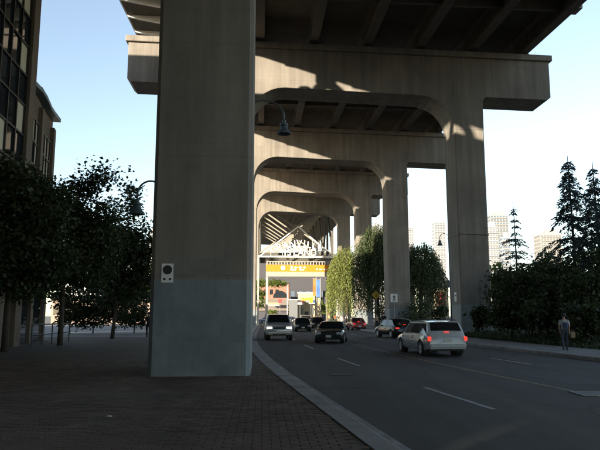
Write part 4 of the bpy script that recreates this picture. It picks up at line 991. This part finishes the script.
# ------------------------------------------------------------ people
def skin_mesh(name, verts, edges, radii, m, parent, sub=1, root=0):
    me = bpy.data.meshes.new(name); me.from_pydata([tuple(v_) for v_ in verts], edges, []); me.update()
    o = bpy.data.objects.new(name, me); COL.objects.link(o); me.materials.append(m)
    o.parent = parent
    md = o.modifiers.new('skin', 'SKIN'); md.use_smooth_shade = True; md.branch_smoothing = 0.3
    if not me.skin_vertices: 
        me.attributes  # the modifier adds the layer
    sv = me.skin_vertices[0].data if me.skin_vertices else None
    if sv is None: return o
    for i, r_ in enumerate(radii):
        sv[i].radius = r_ if isinstance(r_, tuple) else (r_, r_); sv[i].use_root = (i == root)
    s = o.modifiers.new('sub', 'SUBSURF'); s.levels = sub; s.render_levels = sub
    return o
def person(name, label, loc, rz, H=1.74, stride=0.0, top=None, legs_m=None, hair=None, skirt=False, bag=None, pack=None, lean=0.0, group=None, arm=0.25):
    o = empty(name, loc, rz); tag(o, label, 'person', group); k = H / 1.74
    S = lambda x, y, z: Vector((x * k, (y + lean * max(0, z - .9)) * k, z * k))
    J = {}
    st = stride
    V = [S(0, 0, .96), S(0, 0, 1.12), S(0, .01, 1.32), S(0, 0, 1.46), S(0, .01, 1.53), S(0, .025, 1.60), S(0, .02, 1.68), S(0, .012, 1.735)]
    E = [(i, i + 1) for i in range(7)]; Rr = [(.10 * k, .075 * k), (.11 * k, .08 * k), (.14 * k, .095 * k), (.075 * k, .07 * k), .052 * k, (.072 * k, .085 * k), (.078 * k, .095 * k), (.05 * k, .06 * k)]
    n0 = len(V); V.append(S(0, .125, 1.615)); E.append((5, n0)); Rr.append(.014 * k)
    for s in (-1, 1):
        n = len(V); sw = -s * st
        V += [S(s * .17, 0, 1.42), S(s * .215, -.02 + sw * .25, 1.16), S(s * .20, .06 + sw * arm * 2, .93), S(s * .195, .075 + sw * arm * 2.2, .86)]
        E += [(2, n), (n, n + 1), (n + 1, n + 2), (n + 2, n + 3)]; Rr += [.055 * k, .042 * k, .03 * k, (.038 * k, .02 * k)]
        palm = n + 3
        for fi, (dx, ln) in enumerate(((-.03, .07), (-.01, .085), (.01, .09), (.03, .075))):
            a = len(V); V += [V[palm] + Vector((0, dx * k, -.05 * k)), V[palm] + Vector((-s * .012 * k, dx * 1.1 * k + .006, -(.05 + ln) * k))]; E += [(palm, a), (a, a + 1)]; Rr += [.009 * k, .007 * k]
        a = len(V); V += [V[palm] + Vector((-s * .01, .045 * k, -.01 * k)), V[palm] + Vector((-s * .015, .06 * k, -.05 * k))]; E += [(palm, a), (a, a + 1)]; Rr += [.01 * k, .008 * k]
        n = len(V); f = s * st
        kn = S(s * .10, f * .45 + .05, .50); an = S(s * .095, f * .8 - (.10 if f < 0 else 0), .09 + (.06 if f < 0 else 0))
        V += [S(s * .095, 0, .90), kn, an, an + Vector((0, .13 * k, -.05 * k))]
        E += [(0, n), (n, n + 1), (n + 1, n + 2), (n + 2, n + 3)]; Rr += [.06 * k, .05 * k, .036 * k, (.04 * k, .03 * k)]
        J[s] = (S(s * .095, 0, .92), kn, an)
    skin_mesh('body', V, E, Rr, M['skin'], o)
    # clothes follow the same joints with larger radii
    Lg = [S(0, 0, 1.08), S(0, 0, .93)]; Le = [(0, 1)]; Lr = [(.155 * k, .115 * k), (.16 * k, .12 * k)]
    for s in (-1, 1):
        n = len(Lg); h_, kn, an = J[s]; Lg += [h_ - Vector((0, 0, .05 * k)), kn, an + Vector((0, 0, -.02 * k))]; Le += [(1, n), (n, n + 1), (n + 1, n + 2)]; Lr += [.098 * k, .072 * k, .06 * k]
    skin_mesh('trousers', Lg, Le, Lr, legs_m, o)
    Tg = [S(0, 0, .90), S(0, 0, 1.15), S(0, .01, 1.34), S(0, 0, 1.47)]; Te = [(0, 1), (1, 2), (2, 3)]; Tr = [(.165 * k, .12 * k), (.15 * k, .112 * k), (.175 * k, .122 * k), (.075 * k, .075 * k)]
    for s in (-1, 1):
        n = len(Tg); sw = -s * st; Tg += [S(s * .18, 0, 1.41), S(s * .215, -.02 + sw * .25, 1.18)]; Te += [(2, n), (n, n + 1)]; Tr += [.068 * k, .058 * k]
    skin_mesh('shirt', Tg, Te, Tr, top, o)
    for s in (-1, 1):
        an = J[s][2]; obj('shoe', MB().box(an + Vector((0, .06 * k, -.055 * k)), (.095 * k, .28 * k, .085 * k)), M['trim'], o, local=True, bevel=.03)
    hd = MB(); c = S(0, .0, 1.665)
    hd.lathe([(.03 * k, .095 * k), (.075 * k, .075 * k), (.098 * k, .03 * k), (.10 * k, -.03 * k), (.085 * k, -.08 * k)], c + Vector((0, -.015 * k, .02 * k)), 14); obj('hair', hd, hair or M['trim'], o, local=True, smooth=True)
    if pack is not None:
        obj('backpack', MB().box(S(.05, -.19, 1.18), (.22 * k, .14 * k, .3 * k)), pack, o, local=True, bevel=.06, seg=3)
        obj('strap', MB().bar(S(-.12, -.12, 1.45), S(.14, -.13, 1.1), .05, .02), pack, o, local=True)
    return o
# the layer for skin radii has to exist before it is filled: make one throw-away object carry the test
M['c_white'] = mat('cloth_white', (0.55, 0.57, 0.60), .9); M['c_blue'] = mat('cloth_blue', (0.06, 0.10, 0.18), .9); M['c_jean'] = mat('cloth_jeans', (0.06, 0.075, 0.10), .9)
M['c_dark'] = mat('cloth_dark', (0.02, 0.02, 0.022), .9); M['c_tan'] = mat('cloth_tan', (0.32, 0.24, 0.15), .9); M['c_red'] = mat('cloth_red', (0.35, 0.06, 0.05), .9)
p = pix(565.5, 349, 27.0)
person('person', 'person in a white top and jeans walking along the right footway', (p.x, 27.0, 0.148), R(-20), 1.55, .34, M['c_white'], M['c_jean'], M['trim'], pack=M['c_blue'])
hb = empty('hand_bag', (p.x + .36, 27.0, 0.75)); tag(hb, 'pale tan bag carried by the person on the right footway', 'bag')
obj('bag_body', MB().box((p.x + .33, 26.98, 0.80), (.2, .14, .26)), M['c_tan'], hb, bevel=.03); obj('bag_strap', MB().tube([(p.x + .25, 26.98, .91), (p.x + .27, 26.98, 1.0), (p.x + .39, 26.98, 1.0), (p.x + .41, 26.98, .91)], .012, 6), M['c_tan'], hb)
p = pix(148, 338, 43); person('person', 'person in dark clothes standing just left of the foreground column', (p.x, 43, 0.135), R(20), 1.72, .06, M['c_dark'], M['c_dark'])
for i, (xx, D, tp, lg, lab) in enumerate(((384, 62, 'c_dark', 'c_jean', 'person in dark clothes waiting beside the crossing sign'), (376.5, 66, 'c_tan', 'c_dark', 'person in a tan top waiting left of the crossing sign'), (319.5, 108, 'c_dark', 'c_dark', 'person in dark clothes on the sunny far pavement right of the far cars'), (329, 112, 'c_tan', 'c_jean', 'person in a tan top on the sunny far pavement'), (335, 112, 'c_red', 'c_dark', 'person in a red top on the sunny far pavement near the willow'), (342, 100, 'c_white', 'c_white', 'person dressed in white beneath the bright willow'), (346.5, 101, 'c_white', 'c_blue', 'person in white and blue beneath the bright willow'))):
    p = pix(xx, 318, D); person('person', lab, (p.x, D, 0.148 if xx > 325 or D < 80 else 0.01), R(random.uniform(-40, 40) + (180 if i % 2 else 0)), random.uniform(1.62, 1.8), .2 if i > 1 else .05, M[tp], M[lg], group='people near the crossing and the far pavement')

# ------------------------------------------------------------ far buildings
def tower(label, x0, x1, ytop, D, m, mg, floors, bays, cap=None, group='high rise towers on the skyline'):
    a, b_ = pix(x0, 300, D), pix(x1, 300, D); z1 = pix((x0 + x1) / 2, ytop, D).z; w = b_.x - a.x; cx = (a.x + b_.x) / 2; dep = w * .9
    o = empty('high_rise_tower', (cx, D + dep / 2, 0)); tag(o, label, 'tower', group)
    obj('wall', MB().box((cx, D + dep / 2, z1 / 2), (w, dep, z1)), m, o)
    wb = MB(); sb = MB(); fh = z1 / floors; bw = w / bays
    for i in range(floors):
        z = (i + .5) * fh
        for j in range(bays): wb.box((a.x + (j + .5) * bw, D - .05, z), (bw * .62, .3, fh * .5))
        for j in range(bays): wb.box((a.x - .05, D + (j + .5) * dep / bays, z), (.3, dep / bays * .62, fh * .5))
        sb.box((cx, D - .5, z - fh * .45), (w * .96, 1.4, fh * .1))
    tag(obj('window_panes', wb, mg, o), kind='stuff'); tag(obj('balcony_slabs', sb, m, o), kind='stuff')
    obj('roof_house', MB().box((cx + w * .1, D + dep / 2, z1 + fh * .6), (w * .5, dep * .5, fh * 1.2)), cap or m, o)
    return o
M['tw'] = mat('tower_white', (0.34, 0.34, 0.345), .8, noise=.05, nscale=.05); M['tw2'] = mat('tower_beige', (0.29, 0.275, 0.26), .8, noise=.05, nscale=.05); M['tg'] = mat('tower_glass', (0.10, 0.135, 0.18), .3); M['tg2'] = mat('tower_glass_light', (0.16, 0.165, 0.17), .3)
tower('slim pale tower directly right of the nearest right column', 489.5, 501, 226, 480, M['tw'], M['tg2'], 24, 4)
tower('tallest pale tower with blue glass left of the thin conifer', 494, 512, 215, 560, M['tw2'], M['tg'], 30, 6)
tower('blue glass tower front half hidden by the thin conifer', 505, 513, 237, 430, M['tw'], M['tg'], 20, 5)
tower('low wide beige tower between the two conifers', 544, 565, 234, 520, M['tw2'], M['tg2'], 22, 7)
tower('pale tower left of the nearest right column behind the small bell lamp', 436.5, 447.5, 222, 500, M['tw'], M['tg2'], 28, 4)
tower('pale tower between the second and third right columns', 373.5, 383, 225, 540, M['tw'], M['tg2'], 26, 4)
tower('pale tower just right of the second right column', 407, 415, 227, 600, M['tw'], M['tg2'], 26, 4)
tower('pale blue tower seen between the street trees and the foreground column', 146, 154, 232, 520, M['tw'], M['tg'], 24, 4)

# low terrace building beyond the plaza
M['pinkwall'] = mat('pink_beige_wall', (0.30, 0.22, 0.18), .9, noise=.1); M['shopy'] = mat('cream_wall', (0.40, 0.33, 0.21), .85, noise=.08); M['brickred'] = mat('red_brown_wall', (0.30, 0.14, 0.10), .9, noise=.15); M['greyroof'] = mat('grey_roof', (0.20, 0.17, 0.14), .9, noise=.15); M['dkwall'] = mat('dark_wall', (0.06, 0.06, 0.07), .9)
tr = empty('terrace_building', (-32, 118, 0)); tag(tr, 'low white and pink terrace building beyond the plaza hedge', 'building')
ta, tb2 = pix(52, 300, 118), pix(168, 300, 118); zt1, zt2 = pix(150, 296, 118).z, pix(150, 283, 118).z
obj('wall', MB().box(((ta.x + tb2.x) / 2, 122, zt1 / 2), (tb2.x - ta.x, 8, zt1)), M['pinkwall'], tr)
obj('upper_storey', MB().box(((ta.x + tb2.x) / 2, 123, (zt1 + zt2) / 2), (tb2.x - ta.x, 6, zt2 - zt1)), M['white'], tr)
obj('terrace_ledge', MB().box(((ta.x + tb2.x) / 2, 117.6, zt1 + .15), (tb2.x - ta.x, 1.6, .3)), M['white'], tr)
for k in range(12):
    xx = ta.x + (k + .5) * (tb2.x - ta.x) / 12; obj('window', MB().box((xx, 117.95, zt1 * .5), (1.0, .2, 1.6)), M['glass'], tr); obj('window', MB().box((xx, 119.95, (zt1 + zt2) / 2), (1.1, .2, 1.3)), M['glass'], tr)

# shops at the end of the street
def house(name, label, x0, x1, ytop, D, dep, m, cat='building', base=0.0):
    a, b_ = pix(x0, 310, D), pix(x1, 310, D); z = pix((x0 + x1) / 2, ytop, D).z; o = empty(name, ((a.x + b_.x) / 2, D + dep / 2, base)); tag(o, label, cat)
    obj('wall', MB().box(((a.x + b_.x) / 2, D + dep / 2, z / 2), (b_.x - a.x, dep, z)), m, o); return o, a.x, b_.x, z
o, xa, xb, z = house('market_hall', 'red brown market hall with an arched window at the street end', 255, 289, 284, 232, 14, M['brickred'])
mb = MB(); rr = 2.6; xc = pix(280, 300, 232).x
mb.prism([(rr * math.cos(t_), rr * math.sin(t_)) for t_ in np.linspace(0, math.pi, 12)], lambda p, t: (xc + p[0], t, z * .62 + p[1]), 231.7, 232.1); obj('arched_window', mb, M['glass'], o)
for k in range(4): obj('window', MB().box((xa + 1.8 + k * 2.1, 231.95, z * .78), (1.1, .2, 1.8)), M['glass'], o)
mb = MB(); mb.prism([(xa, z * .58), (xb, z * .58), (xb, z * .26), (xa, z * .26)], lambda p, t: (p[0], 226.5 + (t if p[1] < z * .4 else t + 5.2), p[1]), 0.0, .3); obj('lean_to_roof', mb, M['greyroof'], o)
obj('lean_to_wall', MB().box(((xa + xb) / 2, 229.6, z * .13), (xb - xa - .4, 4.6, z * .255)), M['dkwall'], o)
o, xa, xb, z = house('warehouse', 'long dark warehouse behind the shops at the street end', 250, 336, 258.5, 262, 14, M['dkwall'])
for k in range(11): obj('window', MB().box((xa + 2 + k * 3.2, 261.95, z * .42), (1.5, .2, 2.2)), M['tg'], o)
obj('roof_edge', MB().box(((xa + xb) / 2, 262, z + .1), (xb - xa + .4, 1, .4)), M['greyroof'], o)
o, xa, xb, z = house('corner_shop', 'cream corner shop with dark door, right of the street end', 298, 316, 293, 196, 10, M['shopy'])
for f in (.18, .78): obj('window', MB().box((xa + f * (xb - xa), 195.95, z * .36), (1.0, .2, 2.0)), M['tg2'], o)
obj('door', MB().box((xa + .48 * (xb - xa), 195.95, 1.5), (1.2, .2, 3.0)), M['dkwall'], o); obj('shop_sign', MB().box((xa + .45 * (xb - xa), 195.9, z * .78), (3.0, .25, .7)), M['yellow'], o); obj('cornice', MB().box(((xa + xb) / 2, 195.9, z + .1), (xb - xa + .4, .6, .4)), M['white'], o)
o, xa, xb, z = house('kiosk', 'pale blue kiosk beside the parked cars at the street end', 289, 297.5, 300, 190, 5, M['tg2'])
obj('roof', MB().box(((xa + xb) / 2, 192.5, z + .12), (xb - xa + .5, 5.6, .25)), M['white'], o)
o, xa, xb, z = house('street_pavilion', 'dark roofed yellow hut with a red sign left of the nearest right column', 433, 449, 287, 112, 8, M['shopy'])
mb = MB(); mb.prism([(xa - .8, z), (xb + .8, z), ((xa * .6 + xb * .4), pix(437, 272, 112).z + 1.0)], lambda p, t: (p[0], t, p[1]), 111.2, 121); obj('roof', mb, M['dkwall'], o)
M['redsign'] = mat('red_sign', (0.55, 0.04, 0.05), .6); obj('red_sign', MB().box(((xa + xb) / 2 + .1, 111.9, pix(440, 299, 112).z), (1.3, .2, 2.2)), M['redsign'], o)
obj('window', MB().box((xa + .5, 111.95, 1.6), (.7, .2, 1.4)), M['glass'], o)
# hanging street banners and gate posts
def street_banner(label, x, y0, y1, D, w, m, lab_pole=True):
    c = pix(x, y0, D); z0, z1 = pix(x, y1, D).z, c.z; o = empty('street_banner', (c.x, D, 0)); tag(o, label, 'banner', 'hanging banners at the street end')
    obj('banner_pole', MB().tube([(c.x + w / 2 + .12, D, 0), (c.x + w / 2 + .12, D, z1 + .4)], .08, 8), M['steel'], o)
    obj('banner_arm', MB().bar((c.x - w / 2, D, z1 + .08), (c.x + w / 2 + .1, D, z1 + .08), .07), M['steel'], o)
    mb = MB(); n = 6
    for k in range(n + 1):
        zz = z1 + (z0 - z1) * k / n; off = .08 * math.sin(k * 1.3); mb.v += [(c.x - w / 2, D + off, zz), (c.x + w / 2, D - off, zz)]
    for k in range(n): mb.f.append((2 * k, 2 * k + 1, 2 * k + 3, 2 * k + 2))
    b = obj('banner_cloth', mb, m, o); s = b.modifiers.new('solid', 'SOLIDIFY'); s.thickness = .02
    return o
M['b_or'] = mat('banner_orange', (0.60, 0.16, 0.04), .8); M['b_bl'] = mat('banner_blue', (0.07, 0.16, 0.50), .8); M['b_dk'] = mat('banner_dark', (0.05, 0.05, 0.07), .8)
street_banner('narrow orange hanging banner at the street end', 314.3, 279, 296, 140, .65, M['b_or']); street_banner('blue hanging banner beside the orange one at the street end', 318, 280, 297, 139, .8, M['b_bl']); street_banner('dark hanging banner near the brown post at the street end', 324.2, 291, 304, 136, .6, M['b_dk'])
def gatepost(name, label, x0, x1, yt, D, m):
    a, b_ = pix(x0, 310, D), pix(x1, 310, D); z = pix(x0, yt, D).z; c = (a.x + b_.x) / 2; w = b_.x - a.x; o = empty(name, (c, D, 0)); tag(o, label, 'post')
    obj('shaft', MB().box((c, D, z / 2 + .1), (w * .86, w * .86, z - .4)), m, o, bevel=.04); obj('plinth', MB().box((c, D, .3), (w, w, .6)), m, o, bevel=.04); obj('capital', MB().box((c, D, z - .08), (w, w, .3)), m, o, bevel=.04); return o
gatepost('cream_post', 'broad cream post with banners above it at the street end', 314.5, 321, 295, 142, M['shopy']); gatepost('brown_post', 'tall brown square post below the right end of the orange banner', 326.5, 331, 279, 133, mat('brown_wood', (0.16, 0.10, 0.06), .8, noise=.15))
p = pix(287.5, 300, 185); o = empty('street_pole', (p.x, 185, 0)); tag(o, 'plain grey pole between the market hall and the warehouse', 'pole'); obj('pole', MB().tube([(p.x, 185, 0), (p.x, 185, pix(287, 284, 185).z)], [.2, .14], 10), M['steel'], o); obj('pole_cap', MB().lathe([(.2, 0), (.22, .15), (.05, .3)], (p.x, 185, pix(287, 284, 185).z), 10), M['steel'], o)

# manhole covers and an asphalt repair in the carriageway
def manhole(label, x, y):
    o = empty('manhole_cover', (x, y, 0)); tag(o, label, 'manhole cover')
    obj('ring', MB().lathe([(.30, .003), (.37, .003), (.37, .010), (.30, .010)], (x, y, 0), 28), M['trim'], o)
    obj('lid', MB().lathe([(.0, .003), (.295, .003), (.295, .012), (.0, .012)], (x, y, 0), 28), M['darkmetal'], o)
    mb = MB()
    for k in range(-3, 4): mb.box((x + k * .07, y, .014), (.025, 2 * math.sqrt(.26 ** 2 - (k * .07) ** 2), .006))
    obj('tread', mb, M['darkmetal'], o)
manhole('round iron manhole cover in the left oncoming lane', LN(17.5) - 1.2, 17.5); manhole('round iron manhole cover between the lanes ahead of the wagon', LN(34) + 4.6, 34.0)
mb = MB().add([(LN(15) + 3.6, 15, .003), (LN(15) + 5.0, 15.1, .003), (LN(19) + 5.1, 19, .003), (LN(19) + 3.7, 18.9, .003)], [(0, 1, 2, 3)])
M['tar'] = mat('tar_patch', (0.030, 0.028, 0.026), .75, noise=.2, nscale=3, bump=.4, bscale=80); obj('asphalt_patch', mb, M['tar'], road)
# clutter at the street end: awnings, trees, signs
for i, (x0, x1, y0, D, m_, lab) in enumerate(((298.5, 304, 303.5, 194, 'redsign', 'red shop awning left of the cream shop door'), (308.5, 315, 303, 194, 'b_bl', 'blue shop awning right of the cream shop door'), (268, 279, 305, 224, 'shopy', 'cream awning under the market hall roof'))):
    a_, b2_ = pix(x0, y0, D), pix(x1, y0, D); o = empty('shop_awning', ((a_.x + b2_.x) / 2, D, a_.z)); tag(o, lab, 'awning', 'shop awnings')
    obj('cloth', MB().prism([(0, 0), (0, .9), (-1.4, 0.05)], lambda p, t: (t, D + 1.4 + p[0], a_.z + p[1]), a_.x, b2_.x), M[m_], o)
    obj('valance', MB().box(((a_.x + b2_.x) / 2, D - .03, a_.z - .12), (b2_.x - a_.x, .05, .3)), M['white'], o)
for x0, D, h_, lab in ((294, 205, 6.0, 'dark green street tree before the warehouse, left of the shop'), (321.5, 175, 6.5, 'green street tree right of the cream corner shop'), (309, 225, 8.0, 'dark green tree rising behind the cream corner shop'), (272, 205, 4.0, 'low green tree before the market hall')):
    b = pix(x0, 310, D); broadleaf('street_tree', lab, (b.x, D, 0), h_, h_ * .62, h_ * .24, h_ * .24, h_ * .36, 24, 900, .5, M['leaf_shrub' if x0 in (294, 309) else 'leaf_lit'], 'small trees at the street end', .12, .5)
for x0, yt, D, w_, h2, m_, lab in ((311, 300, 150, .9, 1.3, 'yellow', 'yellow roadside sign at the street end'), (300, 303, 165, 1.2, .8, 'white', 'white roadside sign at the street end'), (280, 301, 170, 1.0, 1.0, 'redsign', 'red roadside sign before the market hall')):
    p = pix(x0, yt, D); signpost('roadside_sign', lab, (p.x, D, 0), p.z, w_, h2, M[m_])
for i, (xx, D, tp, lg, lab) in enumerate(((313, 128, 'c_red', 'c_jean', 'person in a red top crossing at the street end'), (316.5, 124, 'c_white', 'c_dark', 'person in a white top and dark trousers at the street end'), (323.5, 118, 'c_blue', 'c_dark', 'person in a blue top on the sunny far pavement'), (338.5, 106, 'c_dark', 'c_tan', 'person in a dark top and tan trousers near the bright willow'))):
    p = pix(xx, 318, D); person('person', lab, (p.x, D, 0.01 if xx < 320 else 0.148), R(70 * i - 60), 1.66 + .03 * i, .22, M[tp], M[lg], group='people near the crossing and the far pavement')
